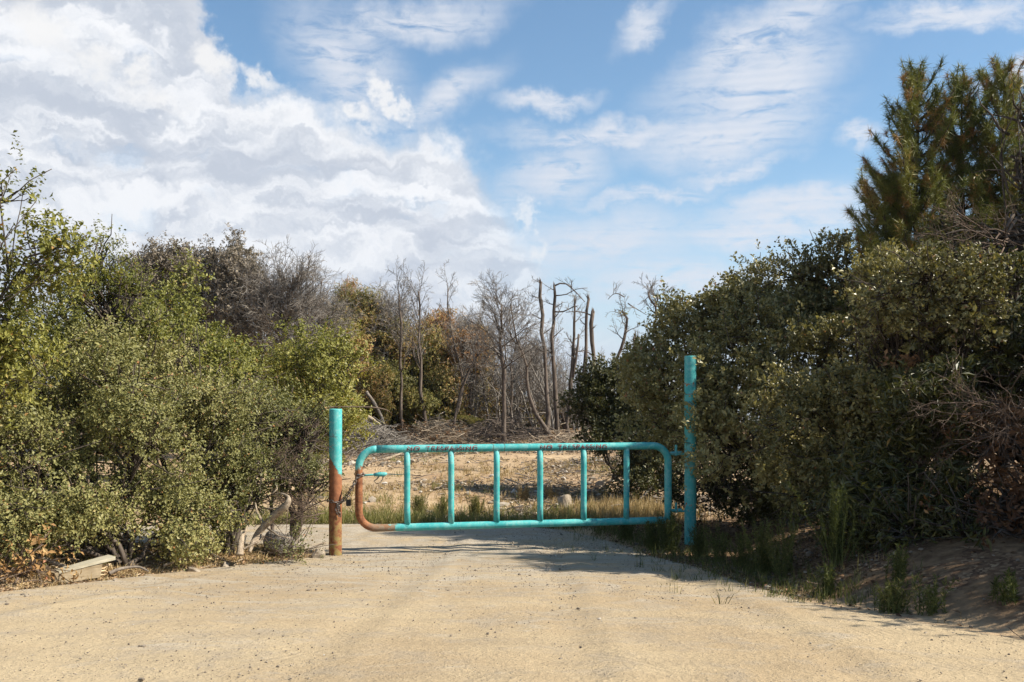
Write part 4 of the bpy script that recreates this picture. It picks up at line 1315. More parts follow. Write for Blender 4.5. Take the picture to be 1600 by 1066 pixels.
shrub('withered_shrub', (5.6, 10.4, 1.1), lobes_px([
    (1570, 700, 9.9, 66, 58), (1590, 780, 9.6, 58, 56), (1620, 820, 9.4, 66, 36), (1585, 845, 9.1, 44, 22)]), S['dry'], 'rust_leaf',
    'withered shrub with hanging red-brown leaves low on the right bank', 'shrub', dens=170, seed=38, tint=(0.35, 0.3), gap=0.25, twigs=30, up=0.0)
# the growth goes on beyond the right edge of the picture
shrub('oak_tree', (8.6, 9.0, 1.9), [(8.4, 9.0, 3.3, 1.4, 1.6, 1.4), (9.2, 7.0, 3.4, 1.5, 1.5, 1.4), (7.4, 10.4, 3.3, 1.1, 1.1, 1.2), (6.8, 7.8, 2.3, 1.0, 1.2, 1.2), (7.3, 5.8, 2.0, 1.0, 1.2, 1.1), (6.4, 9.3, 2.2, .8, .9, 1.1)], S['oak_big'], 'oak',
    'broad oak on top of the right bank beyond the withered shrub', 'tree', dens=100, seed=39, spscale=1.6, stem_r=.08)
shrub('oak_tree', (11.6, 4.4, 2.0), [(11.8, 4.0, 3.9, 1.8, 1.9, 1.6), (11.2, 2.0, 3.3, 1.4, 1.6, 1.4), (11.2, 6.4, 4.4, 1.5, 1.5, 1.5)], S['oak_big'], 'oak',
    'spreading oak high on the near right bank outside the view', 'tree', dens=45, seed=40, spscale=1.8, stem_r=.09)
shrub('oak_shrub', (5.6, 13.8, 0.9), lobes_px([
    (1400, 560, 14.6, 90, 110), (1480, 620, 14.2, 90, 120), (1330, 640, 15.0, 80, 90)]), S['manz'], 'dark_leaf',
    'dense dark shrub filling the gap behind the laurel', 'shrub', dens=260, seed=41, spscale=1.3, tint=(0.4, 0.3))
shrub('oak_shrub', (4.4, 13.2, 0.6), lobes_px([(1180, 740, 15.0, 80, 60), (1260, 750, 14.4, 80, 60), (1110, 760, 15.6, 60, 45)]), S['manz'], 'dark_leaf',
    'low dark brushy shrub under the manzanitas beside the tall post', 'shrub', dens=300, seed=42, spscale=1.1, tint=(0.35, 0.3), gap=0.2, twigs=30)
shrub('withered_shrub', (4.55, 11.9, 1.0), lobes_px([(1425, 590, 11.3, 26, 22), (1475, 600, 11.3, 18, 14), (1400, 640, 11.5, 16, 10)]), S['dry'], 'rust_leaf',
    'small tangle of orange-brown dead leaves in front of the shaded manzanita', 'shrub', dens=150, seed=43, tint=(0.8, 0.2), gap=0.3, twigs=12, up=0.0, stem_r=.015)


for src_label, x_, y_, rz_, sc_, lab_ in (
        ('tall shaded manzanita', 7.7, 13.0, 0.5, (1.0, 1.0, .85), 'manzanita on the bank just beyond the right picture edge'),
        ('large sunlit manzanita', 9.4, 15.6, -0.5, (1.1, 1.0, .9), 'far manzanita on the bank behind the tree at the right edge'),
        ('tall shaded manzanita', 9.6, 11.4, 0.9, (1.0, 1.0, .8), 'manzanita on the bank outside the view between the two oaks')):
    src_ = next(o for o in col.objects if str(o.get('label', '')).startswith(src_label))
    copy_thing(src_, (x_, y_, hz(x_, y_) - .1), rz_, sc_, lab_)


def dead_brush(px, py, d, n, L, label, seed, dirn=(-0.7, 0, 0.3), mat='twig', name='dead_branches', r=0.012, cat='dead branches'):
    """a fan of bare grey branches and twigs"""
    rs = np.random.RandomState(seed)
    c = at(px, py, d)
    root = empty(name, c, label, cat)
    P = dict(seg=[7, 6, 5], wig=[0.13, 0.20, 0.24], trop=[0.0, 0.0, -0.02], end=[0.4, 0.4, 0.5], num=[8, 5], ang=[40, 40], rr=[0.6, 0.6], len=[0.55, 0.5], minr=0.0028)
    P['from'] = [0.15, 0.2]
    chains, tips = [[], [], []], []
    for i in range(n):
        dd = unit(np.array(dirn) + rs.normal(0, 0.40, 3))
        grow(rs, rs.normal(0, 0.05, 3), dd, L * rs.uniform(0.7, 1.2), r, 0, P, chains, tips)
    V, F = join([tubes(chains[0], 5), tubes(chains[1], 4, False), tubes(chains[2], 3, False)])
    mesh_obj('branches', V, F, M[mat], root, smooth=True)['kind'] = 'stuff'
    return root


dead_brush(1420, 525, 11.9, 9, 0.75, 'fan of bare grey twigs sticking out of the shaded manzanita', 51, (-0.9, -0.45, 0.15), mat='brown_twig')
dead_brush(1590, 660, 9.6, 10, 0.85, 'arching bare grey branches above the red-brown withered leaves', 52, (-0.9, -0.2, 0.0), r=.008, mat='brown_twig')
dead_brush(1570, 380, 11.2, 10, 0.95, 'bare branches sprawling from the tree at the right edge below the pines', 53, (-0.8, -0.3, 0.0), r=.009, mat='brown_twig')
dead_brush(1575, 500, 11.0, 7, 0.8, 'sparse bare twigs halfway up the tree at the right picture edge', 54, (-0.8, -0.3, -0.2), r=.006, mat='brown_twig')
dead_brush(1490, 700, 10.6, 5, 0.7, 'thin bare twigs hanging through the laurel leaves', 55, (-0.4, -0.5, -0.5), r=.005, mat='brown_twig')
dead_brush(500, 800, 12.75, 12, 0.55, 'tangle of fine grey brown twigs at the foot of the short rusty post', 56, (-0.5, -0.25, 0.35), 'brown_twig', r=.006)
dead_brush(445, 700, 12.9, 8, 0.55, 'bare brown twigs poking from the scrub oak left of the short post', 57, (0.3, -0.5, 0.25), 'brown_twig', r=.006)


# ------------------------------------------------------------------ pines
def pine(px, top, base_y_d, h_px, half, label, seed, low=False, tilt=0.0):
    d = base_y_d
    rs = np.random.RandomState(seed)
    tp = at(px, top, d)
    x, y = tp[0], tp[1]
    g = hz(x, y)
    root = empty('pine_tree', (x, y, g), label, 'tree', 'young pines on the skyline at the right')
    H = tp[2] - g
    base = np.array((x, y, g))
    k = 14
    T = np.stack([np.linspace(tilt, 0, k) + rs.normal(0, .02, k), rs.normal(0, .02, k), np.linspace(-0.1, H, k)], -1)
    V, F = tubes([(T, np.linspace(0.10, 0.008, k))], 8)
    mesh_obj('trunk', V, F, M['bark'], root, smooth=True)
    br, tips, tdir = [], [], []
    zlow = H * 0.38
    hgt = H - zlow
    n_wh = int(hgt / 0.17)
    for i in range(n_wh):
        z = zlow + hgt * (i + 0.5) / n_wh
        f = (H - z) / hgt
        L0 = (0.16 + half * (min(1, f * 1.5) ** 0.75)) * (1 if f > .05 else 0.6)
        nb = rs.randint(4, 7)
        a0 = rs.uniform(0, 6.28)
        for j in range(nb):
            a = a0 + j * 6.28 / nb + rs.normal(0, .25)
            L = L0 * rs.uniform(0.45, 1.15)
            upd = rs.uniform(0.25, 0.6) + 0.6 * (1 - f)
            st = np.array([np.interp(z, T[:, 2], T[:, 0]), 0, z])
            t = np.linspace(0, 1, 6)
            hd = np.array([math.cos(a), math.sin(a), 0])
            P = st + hd * (L * t)[:, None] + np.array([0, 0, 1]) * (L * (upd * t * t + 0.12 * t))[:, None] + rs.normal(0, .012, (6, 3)) * t[:, None]
            br.append((P, np.linspace(0.016, 0.006, 6)))
            m = max(3, int(L / 0.065))
            for s in range(m):
                u = 1 - (s / m) ** 1.1 * 0.75
                q = np.array([np.interp(u, t, P[:, c]) for c in range(3)])
                tg = unit(P[-1] - P[-3])
                dd = unit(tg + (0, 0, 0.35) + rs.normal(0, .35, 3)) if s else unit(tg + (0, 0, .5))
                tips.append(q + rs.normal(0, .03, 3)); tdir.append(dd)
                if rs.uniform() < 0.75:
                    side = np.cross(tg, (0, 0, 1)) * rs.choice([-1, 1])
                    e = q + (side * 0.6 + tg * 0.7 + (0, 0, .25)) * rs.uniform(.08, .22)
                    br.append((np.linspace(q, e, 6), np.linspace(.007, .004, 6)))
                    tips.append(e); tdir.append(unit(e - q + (0, 0, .05)))
    tips.append(np.array([0, 0, H])); tdir.append(np.array([0, 0, 1.0]))
    V, F = tubes(br, 4)
    mesh_obj('branches', V, F, M['bark'], root, smooth=True)['kind'] = 'stuff'
    tips = np.array(tips); tdir = unit(np.array(tdir))
    N, K = len(tips), 50
    dirs = unit(tdir[:, None, :] * 0.55 + rs.normal(0, 0.62, (N, K, 3)))
    base_p = tips[:, None, :] - tdir[:, None, :] * rs.uniform(0, .12, (N, K, 1))
    L = rs.uniform(.07, .17, (N, K, 1))
    sd_ = unit(np.cross(dirs, rs.normal(size=(N, K, 3))))
    wdt = .0034
    a = base_p - sd_ * wdt; b = base_p + sd_ * wdt; c = base_p + dirs * L - np.array([0, 0, 1]) * L * 0.12
    V = np.stack([a, b, c], 2).reshape(-1, 3)
    T_ = np.arange(len(V)).reshape(-1, 3)
    s1 = Sines(seed, 3.0)
    tt = 0.46 + 0.22 * s1(tips) + rs.normal(0, .06, N)
    brown = rs.uniform(size=N) < 0.17
    tt[brown] = rs.uniform(.85, 1.0, brown.sum())
    tint = np.clip(np.repeat(tt, K) + rs.normal(0, .07, N * K), 0, 1)
    o = mesh_obj('needles', V, T_, M['needle'], root, attrs={'tint': np.repeat(tint, 3)})
    o['kind'] = 'stuff'
    return root


pine(1432, 118, 14.0, 0, 0.72, 'leftmost and widest of the three young pines on the right skyline', 61)
pine(1502, 130, 14.2, 0, 0.72, 'middle one of the three young pines on the right skyline', 62)
pine(1567, 112, 13.9, 0, 0.62, 'rightmost of the three young pines, with the highest thin tip', 63)
pine(1385, 285, 14.3, 0, 0.52, 'short spreading pine low at the left foot of the three pines', 64, tilt=0.25)


# ------------------------------------------------------------------ the wood beyond the clearing
DT = bare_tree
DT('bare_tree', [(632, 690), (628, 640), (626, 560), (626, 480), (624, 418)], 35.0, .11, .03, 'straight grey bare tree with a kinked lower trunk, left of the clearing', nb=14, blen=1.5, frm=.45, ang=34, seed=71, trop=.14)
DT('bare_tree', [(667, 690), (662, 620), (656, 550), (657, 480), (654, 412)], 35.5, .12, .03, 'bare tree with a wavy dark trunk and fine upswept crown', nb=15, blen=1.6, frm=.42, ang=32, seed=72, trop=.14)
DT('bare_tree', [(698, 690), (715, 620), (722, 560), (706, 500), (700, 412)], 36.5, .09, .025, 'slim bare tree with thin vertical twigs between the wavy trunk and the tallest bare tree', nb=13, blen=1.4, frm=.4, ang=30, seed=73, trop=.16)
DT('bare_tree', [(704, 690), (712, 640), (728, 570), (745, 530), (775, 512), (800, 512)], 34.0, .08, .02, 'thin bent tree arching over to the right in front of the wood', nb=12, blen=1.0, frm=.35, ang=50, seed=74, trop=-.02)
DT('bare_tree', [(789, 700), (787, 620), (784, 540), (783, 480), (784, 425)], 33.0, .14, .03, 'tallest bare tree in the middle with a wide fan of fine branches', nb=26, blen=1.75, frm=.45, sub=(7, 5), ang=52, seed=75, trop=.05)
DT('bare_tree', [(866, 690), (840, 645), (825, 590), (822, 545), (806, 500), (798, 440)], 33.0, .11, .03, 'curved bare trunk leaning out to the left, beside the tallest bare tree', nb=14, blen=1.2, frm=.5, ang=48, seed=76)
DT('dead_snag', [(852, 690), (856, 640), (851, 560), (848, 500), (845, 440)], 34.0, .10, .045, 'dead pole with a pointed tip and a few stub branches, left of a pair', 'dead poles at the edge of the wood', nb=7, blen=.8, frm=.45, sub=(3, 3), seed=77, ang=65)
DT('dead_snag', [(872, 690), (868, 620), (862, 540), (866, 490), (866, 446)], 34.4, .10, .045, 'dead pole with long limbs arching to the right from its top', 'dead poles at the edge of the wood', nb=6, blen=.7, frm=.45, sub=(3, 3), seed=78, ang=65,
   extra=[([(866, 447), (880, 442), (893, 450), (905, 462), (914, 472)], .03, .012), ([(866, 487), (880, 487), (895, 480), (904, 478)], .03, .012), ([(868, 462), (885, 460), (900, 452), (918, 450)], .022, .01)])
DT('dead_snag', [(889, 690), (892, 620), (896, 560), (896, 510), (898, 470)], 35.0, .10, .04, 'dead pole forking near the ground, just left of two clean broken poles', 'dead poles at the edge of the wood', nb=6, blen=.7, frm=.45, sub=(3, 3), seed=79, ang=60,
   extra=[([(895, 590), (900, 560), (903, 540), (904, 522)], .05, .03)])
DT('dead_snag', [(908, 690), (912, 620), (915, 540), (920, 466)], 34.0, .09, .05, 'clean leaning dead pole with almost no limbs, second from the right of the poles', 'dead poles at the edge of the wood', nb=3, blen=.4, frm=.5, sub=(2, 2), seed=80, ang=60)
DT('dead_snag', [(932, 690), (930, 620), (928, 560), (927, 486)], 33.5, .10, .07, 'thick dead pole snapped off flat at the top, beside the open sky', 'dead poles at the edge of the wood', nb=3, blen=.5, frm=.4, sub=(2, 2), seed=81, ang=70,
   extra=[([(927, 495), (915, 489), (900, 487), (884, 488)], .025, .012)])
DT('bare_tree', [(952, 680), (960, 560), (972, 520), (981, 478), (972, 462)], 32.0, .10, .035, 'crooked bare tree bending against the open sky right of the poles', nb=9, blen=.8, frm=.4, sub=(4, 3), seed=82, ang=55,
   extra=[([(975, 464), (966, 459), (958, 460), (950, 468)], .02, .008), ([(981, 474), (990, 480), (1000, 486), (1010, 492)], .02, .008)])
DT('dead_snag', [(978, 680), (985, 570), (989, 545), (992, 526)], 31.0, .08, .04, 'short crooked dead stump-like pole right above the low dark shrub', nb=5, blen=.6, frm=.4, sub=(3, 3), seed=83, ang=60)
DT('bare_tree', [(1035, 640), (1026, 500), (1027, 460), (1028, 425)], 24.0, .07, .02, 'small bare tree top showing above the manzanita against the sky', nb=9, blen=.9, frm=.62, sub=(4, 3), seed=84, ang=50, extra=[([(1026, 480), (1016, 468), (1012, 455)], .03, .01)])
# smaller trunks inside the wood
mid = [(582, 560, 478, .07), (600, 680, 500, .07), (648, 690, 530, .05), (678, 690, 520, .06), (740, 690, 470, .07), (758, 690, 520, .05), (812, 690, 500, .07), (832, 690, 520, .06), (800, 695, 470, .05), (880, 690, 560, .05)]
where = ['at the left end of the wood', 'just left of the kinked grey trunk', 'between the kinked and the wavy trunk', 'behind the wavy dark trunk', 'left of the tallest bare tree', 'close against the left side of the tallest bare tree',
         'right of the tallest bare tree', 'between the curved leaning trunk and the dead poles', 'behind the curved leaning trunk', 'among the dead poles']
thin = []
for i, (px, yb, yt, r) in enumerate(mid):
    d_ = 37.0 + (i % 4)
    if i < 3:
        thin.append((DT('bare_tree', [(px, 690), (px + (-1) ** i * 4, 620), (px - (-1) ** i * 5, 560), (px + 3, yt)], d_, r, .02, 'thin bare tree ' + where[i], 'thin bare trees in the wood', nb=16, blen=1.4, frm=.25, sub=(6, 4), ang=42, seed=90 + i, trop=.08),
                     at(px, yt, d_)[2]))
    else:
        src, zt_ = thin[i % 3]
        p_ = at(px, yt, d_); g_ = hz(p_[0], d_)
        k_ = (p_[2] - g_) / (zt_ - src.location.z)
        copy_thing(src, (p_[0], d_, g_), i * 1.3, (k_, k_, k_), 'thin bare tree ' + where[i])
rs_ = np.random.RandomState(77)
for i, (px, yt, d_, lab) in enumerate([
        (571, 500, 38, 'slim bare trunk in front of the olive oak at the left end of the wood'),
        (612, 510, 41, 'slim bare trunk between the slanting pale limb and the kinked grey trunk'),
        (720, 505, 42, 'slim bare trunk standing behind the thin bent arching tree'),
        (765, 490, 41, 'slim bare trunk nearest on the left of the tallest bare tree'),
        (797, 500, 40, 'slim bare trunk nearest on the right of the tallest bare tree'),
        (860, 505, 42, 'slim bare trunk in the gap between the first two dead poles'),
        (902, 530, 41, 'slim bare trunk just left of the clean leaning dead pole'),
        (942, 545, 40, 'slim bare trunk right of the flat-topped dead pole')]):
    src, zt_ = thin[i % 3]
    p_ = at(px, yt, d_); g_ = hz(p_[0], d_)
    k_ = (p_[2] - g_) / (zt_ - src.location.z)
    copy_thing(src, (p_[0], d_, g_), rs_.uniform(0, 6), (k_ * .6, k_ * .6, k_), lab)
# grey dead trees above the left thicket
DT('dead_tree', [(440, 680), (442, 600), (441, 520), (450, 470), (456, 415)], 27.0, .15, .03, 'large grey dead tree with a dense round crown of fine twigs', nb=58, blen=1.7, frm=.35, sub=(10, 7), ang=45, seed=101, trop=.06, tmat='twig', twig_r=.0055)
DT('dead_tree', [(372, 680), (378, 560), (372, 480), (370, 400)], 27.5, .12, .03, 'narrow dead tree keeping some pale leaves, left of the round grey crown', nb=37, blen=1.2, frm=.35, sub=(8, 6), ang=45, seed=102, leaves=2400, leafmat='far_grey')
DT('dead_tree', [(310, 680), (305, 560), (298, 480), (300, 405)], 28.0, .12, .03, 'flat-topped brownish grey dead tree behind the olive oak tip', nb=43, blen=1.5, frm=.35, sub=(9, 6), ang=50, seed=103, leaves=2600, leafmat='far_grey')
DEAD = [o for o in col.objects if o.name.startswith('dead_tree')]
_top = {0: at(456, 415, 27)[2], 1: at(370, 400, 27.5)[2], 2: at(300, 405, 28)[2]}
for k, px, yt, d_, rz, lab in [
        (2, 236, 418, 28.5, 1.9, 'leftmost grey dead tree, half hidden by the slender oak'),
        (0, 492, 455, 29.0, 2.4, 'thin grey dead tree behind the right side of the round grey crown'),
        (0, 410, 430, 30.5, 4.0, 'grey dead tree just left of the large round grey crown'),
        (0, 604, 465, 38.5, 5.2, 'twiggy grey tree behind the left edge of the wood'),
        (0, 745, 500, 40.0, 3.1, 'low grey twiggy tree in the gap left of the tallest bare tree'),
        (0, 830, 540, 41.0, 1.7, 'low grey twiggy tree behind the curved leaning trunk')]:
    p_ = at(px, yt, d_); g_ = hz(p_[0], d_)
    k_ = (p_[2] - g_) / (_top[k] - DEAD[k].location.z)
    copy_thing(DEAD[k], (p_[0], d_, g_), rz, (k_, k_, k_), lab)

far = [
    (560, 500, 38, 50, 60, 0.42, 'dark olive oak crown at the left end of the wood'),
    (690, 530, 42, 46, 52, 0.52, 'green crown with orange leaves right of the wavy dark trunk'),
    (742, 635, 40, 40, 44, 0.72, 'rust-coloured shrub left of the tallest bare trunk'),
    (640, 600, 40, 50, 66, 0.60, 'yellowish shrub between the kinked and wavy trunks'),
    (600, 600, 37, 44, 56, 0.45, 'green shrub right behind the kinked grey trunk'),
]
protos = []
for i, (px, py, d, a, b, tn, lab) in enumerate(far):
    bx_ = at(px, 690, d)
    rs_ = np.random.RandomState(200 + i)
    lb = [(px + rs_.uniform(-.35, .35) * a, py + rs_.uniform(-.4, .4) * b, d + rs_.uniform(-.5, .5), a * rs_.uniform(.45, .65), b * rs_.uniform(.4, .65)) for _ in range(5)] + [(px, py, d, a * .7, b * .7), (px, 655, d, a * .6, 40)]
    r_ = shrub('oak_shrub', (bx_[0], bx_[1], hz(bx_[0], bx_[1])), lobes_px(lb), SPR['far'], 'far_green', lab, 'shrub', 'shrubs and oaks of the wood beyond the clearing', dens=190, seed=210 + i,
               spscale=0.62, tint=(tn, 0.40), gap=0.25, twigs=20, clump=1.6, stem_r=.05, back=.5, csize=.34)
    protos.append((r_, a * d / FPX, at(px, py - b, d)[2] - r_.location.z))
more = [
    (530, 560, 34, 50, 70, 0, 'shadowy green oak behind the lime-green shrub'),
    (585, 620, 34.4, 36, 54, 3, 'low yellow-green shrub left of the kinked grey trunk'),
    (650, 640, 36.4, 30, 44, 4, 'small green shrub at the foot of the wavy trunk'),
    (695, 625, 37.4, 32, 56, 2, 'rusty shrub under the thin bent tree'),
    (722, 665, 36.5, 24, 20, 4, 'small green bush at the foot of the thin bent tree'),
    (738, 560, 38.5, 36, 56, 1, 'olive crown just left of the tallest bare tree'),
    (668, 560, 38.5, 36, 60, 2, 'reddish brown crown deep between the wavy trunk and its neighbour'),
    (612, 545, 37.8, 38, 56, 0, 'brownish green oak behind the first bare trunks'),
    (770, 640, 42, 32, 40, 2, 'russet undergrowth shrub touching the tallest bare trunk on its left'),
    (815, 655, 41, 34, 30, 0, 'brown-green undergrowth shrub right of the tallest bare trunk'),
    (845, 665, 40, 24, 20, 2, 'low brown shrub between the curved leaning trunk and the dead poles'),
    (885, 655, 40, 26, 30, 0, 'dull green shrub among the dead poles'),
    (500, 630, 31, 56, 60, 4, 'dark shrub mass behind the lime-green oak shrub'),
    (445, 600, 32, 54, 70, 0, 'dark undergrowth below the large round grey crown'),
    (390, 590, 32.5, 54, 80, 3, 'yellowish growth below the narrow dead tree'),
    (320, 590, 32, 60, 80, 0, 'dark oak growth below the flat-topped dead tree'),
    (240, 590, 32, 60, 90, 1, 'dark oak growth below the leftmost dead tree'),
    (545, 450, 40, 26, 20, 1, 'small green crown tip above the left end of the wood'),
    (710, 600, 45, 46, 60, 4, 'green crown filling the depth left of the tallest bare tree'),
    (170, 560, 30, 70, 90, 4, 'green oak seen in gaps behind the slender upright oak'),
]
for i, (px, py, d, a, b, k, lab) in enumerate(more):
    src, w0, h0 = protos[k]
    p_ = at(px, py - b, d); g_ = hz(p_[0], d)
    copy_thing(src, (p_[0], d, g_), (-.35, .3, .1, -.2, .45)[i % 5], (a * d / FPX / w0, 1.0, (p_[2] - g_) / h0), lab)


# grey twig thicket that closes the wood
def thicket():
    rs = np.random.RandomState(300)
    P = dict(seg=[7, 4, 3], wig=[0.10, 0.2, 0.24], trop=[0.06, 0.03, 0.0], end=[0.3, 0.4, 0.5], num=[12, 6], ang=[38, 42], rr=[0.5, 0.6], len=[0.5, 0.5], minr=0.007)
    P['from'] = [0.1, 0.15]
    chains = [[], [], []]; tips = []
    for i in range(150):
        px = (rs.uniform(730, 905) if i % 2 else rs.uniform(560, 905)) if i % 4 else rs.uniform(860, 990); d = rs.uniform(37, 47)
        p = at(px, 600, d); p[2] = hz(p[0], p[1]) - .1
        hgt = rs.uniform(1.4, 3.4) * (1.0 if px < 880 else 0.55)
        grow(rs, p, unit(np.array([rs.normal(0, .15), rs.normal(0, .1), 1])), hgt, rs.uniform(.025, .05), 0, P, chains, tips)
    V, F = join([tubes(chains[0], 4, False), tubes(chains[1], 3, False), tubes(chains[2], 3, False)])
    o = mesh_obj('undergrowth', V, F, M['twig'])
    tag(o, 'grey leafless thicket of saplings and twigs closing the wood behind the bare trees', 'thicket', kind='stuff')


thicket()


# ------------------------------------------------------------------ slash, litter, stones, grass
def sticks(n, xr, yr, Lr, r, seed, dens=None, lift=0.03, tilt=0.25, curve=0.12):
    rs = np.random.RandomState(seed)
    ch = []
    x = rs.uniform(*xr, n * 3); y = rs.uniform(*yr, n * 3)
    if dens is not None:
        k = rs.uniform(size=n * 3) < dens(x, y)
        x, y = x[k], y[k]
    x, y = x[:n], y[:n]
    z = height(x, y) + rs.uniform(0, lift, len(x))
    for i in range(len(x)):
        a = rs.uniform(0, math.pi * 2); L = rs.uniform(*Lr)
        dv = np.array([math.cos(a), math.sin(a), rs.normal(0, tilt)]) * L
        p = np.array([x[i], y[i], z[i]])
        P, R = chain(rs, p - dv / 2 + (0, 0, max(0, dv[2] / 2)), p + dv / 2 + (0, 0, max(0, dv[2] / 2)), r * rs.uniform(.5, 1.4), r * .35, 4, curve)
        ch.append((P, R))
    return ch


def clearing_density(x, y):
    q = np.stack([x, y, 0 * x], -1)
    return np.clip(0.22 + 0.75 * _cd(q) + 0.4 * smooth01((y - 27) / 7), 0.02, 1)


_cd = Sines(401, 1.0)


def flakes(n, xr, yr, size, mat, name, seed, dens=None, label=None, cat=None, lift=.015, tint=(0.5, 0.28), flat=0.35, aspect=0.5):
    rs = np.random.RandomState(seed)
    x = rs.uniform(*xr, n * 4); y = rs.uniform(*yr, n * 4)
    k = rs.uniform(size=n * 4) < dens(x, y)
    x, y = x[k][:n], y[k][:n]
    n = len(x)
    P = np.stack([x, y, height(x, y) + rs.uniform(0, lift, n) + .004], -1)
    a = rs.uniform(0, 6.28, n)
    D = unit(np.stack([np.cos(a), np.sin(a), rs.normal(0, flat, n)], -1))
    U = unit(np.cross(np.cross(D, np.array([0, 0, 1.0])) + rs.normal(0, flat, (n, 3)), D))
    L = size * rs.uniform(.5, 1.5, n)
    Q = leaf_quads(P, D, U, L, L * aspect * .5, 0.4, 0.2)
    o = leaves_mesh(name, Q, np.clip(rs.normal(*tint, n), 0, 1), M[mat], None)
    tag(o, label, cat, kind='stuff')


def left_verge(x, y):
    sd = road_sd(x, y)
    return ((x < -2.0) & (y < 14) & (sd < 0.12)) * np.clip(1.2 - np.abs(-sd - 0.35) / 1.1, 0.05, 1)


def right_verge(x, y):
    sd = road_sd(x, y)
    q = np.stack([x, y, 0 * x], -1)
    return ((x > 1.2) & (sd < 0.0)) * np.clip(0.25 + 0.55 * _cd(q * 1.6), 0.03, 1)


flakes(14000, (-8, -2.1), (7.0, 14), .045, 'litter', 'leaf_litter', 411, left_verge, 'tan and orange fallen leaves strewn along the left verge of the road', 'leaf litter', tint=(0.72, 0.2))
flakes(18000, (1.2, 8), (5, 17), .045, 'litter', 'leaf_litter', 412, right_verge, 'dark brown fallen leaves covering the shaded right bank', 'leaf litter', tint=(0.35, 0.22))
flakes(26000, (-9, 8), (16.4, 35), .085, 'chips', 'wood_debris', 413, clearing_density, 'chips, bark and broken twigs scattered over the clearing behind the gate', 'wood debris', lift=.03, tint=(0.55, 0.3), flat=.5, aspect=.35)


def grass(name, n, dens, xr, yr, hr, seed, mat, label, cat, tint, lean=0.35, blades=7, w=.005):
    rs = np.random.RandomState(seed)
    x = rs.uniform(*xr, n * 4); y = rs.uniform(*yr, n * 4)
    k = rs.uniform(size=n * 4) < dens(x, y)
    x, y = x[k][:n], y[k][:n]; n = len(x)
    x = np.repeat(x, blades) + rs.normal(0, .03, n * blades); y = np.repeat(y, blades) + rs.normal(0, .03, n * blades)
    N = len(x)
    hh = np.repeat(rs.uniform(*hr, n), blades) * rs.uniform(.5, 1.1, N)
    P = np.stack([x, y, height(x, y) - .01], -1)
    a = rs.uniform(0, 6.28, N); le = np.abs(rs.normal(0, lean, N))
    D = unit(np.stack([np.cos(a) * le, np.sin(a) * le, np.ones(N)], -1))
    S_ = unit(np.stack([-np.sin(a + 1), np.cos(a + 1), 0 * a], -1)) * w
    mid_ = P + D * (hh * .55)[:, None]
    tip = P + D * hh[:, None] + np.stack([np.cos(a), np.sin(a), -0.4 + 0 * a], -1) * (hh * le * .6)[:, None]
    Q = np.stack([P - S_, P + S_, mid_ + S_ * .8, mid_ - S_ * .8, tip], 1)
    V = Q.reshape(-1, 3)
    i = np.arange(N) * 5
    F = [np.stack([i, i + 1, i + 2, i + 3], -1), np.stack([i + 3, i + 2, i + 4], -1)]
    o = mesh_obj(name, V, F, M[mat], attrs={'tint': np.repeat(np.clip(rs.normal(*tint, N), 0, 1), 5)})
    tag(o, label, cat, kind='stuff')


def far_edge(x, y):
    q = np.stack([x, y, 0 * x], -1)
    sd = road_sd(x, y)
    return (sd < 0.02) * np.exp(-((-sd) / 0.55)) * np.clip(0.6 + 0.5 * _cd(q * 2.0), 0.1, 1)


grass('green_weeds', 2600, far_edge, (-5, 1.4), (15.3, 18.5), (.08, .34), 421, 'weed', 'strip of short green weeds along the far edge of the dirt road', 'weeds', (0.74, 0.2), w=.004, lean=.5)
grass('dry_grass', 1500, lambda x, y: (road_sd(x, y) < 0) * np.clip(np.exp(-((x - 1.9) / .9) ** 2 - ((y - 16.6) / 1.1) ** 2), 0, 1), (0.3, 4), (15, 20), (.10, .33), 422, 'straw', 'golden dry grass standing behind the right half of the gate', 'grass', (0.5, 0.25), w=.004, lean=.28)
grass('dry_grass', 3000, lambda x, y: left_verge(x, y) * (np.abs(y - 11.6) < 2.2), (-6, -2.1), (8.5, 13.6), (.03, .12), 423, 'straw', 'flattened straw-coloured dry grass around the bleached wood on the left verge', 'grass', (0.6, 0.25), lean=1.5, w=.005)


def tuft_dens(x, y):
    q = np.stack([x, y, 0 * x], -1)
    return smooth01((_cd(q * 1.7) - 0.75) / .3)


grass('grass_tufts', 900, tuft_dens, (-8, 7), (17, 31), (.08, .28), 424, 'weed', 'scattered small olive tufts growing among the debris in the clearing', 'grass', (0.75, 0.2))
grass('dry_grass', 2600, lambda x, y: clearing_density(x + 3, y) * (y > 17), (-8, 7), (16.8, 33), (.05, .20), 426, 'straw', 'low dry straw grass growing in patches over the clearing', 'grass', (0.5, 0.25), lean=.8, w=.006)
grass('bank_grass', 900, right_verge, (1.5, 7), (5.5, 13), (.03, .13), 427, 'straw', 'sparse dry grass blades on the shaded right bank', 'grass', (0.3, 0.2), lean=1.0, w=.003)
grass('roadside_grass', 1500, lambda x, y: (x > 0.8) * np.exp(-np.abs(-road_sd(x, y) - .28) / .22) * (y > 8.5) * (y < 15.5), (0.8, 4.5), (8, 15.6), (.06, .22), 425, 'weed', 'shaded green grass fringe along the right edge of the road', 'grass', (0.35, 0.25), w=.003, lean=.5)


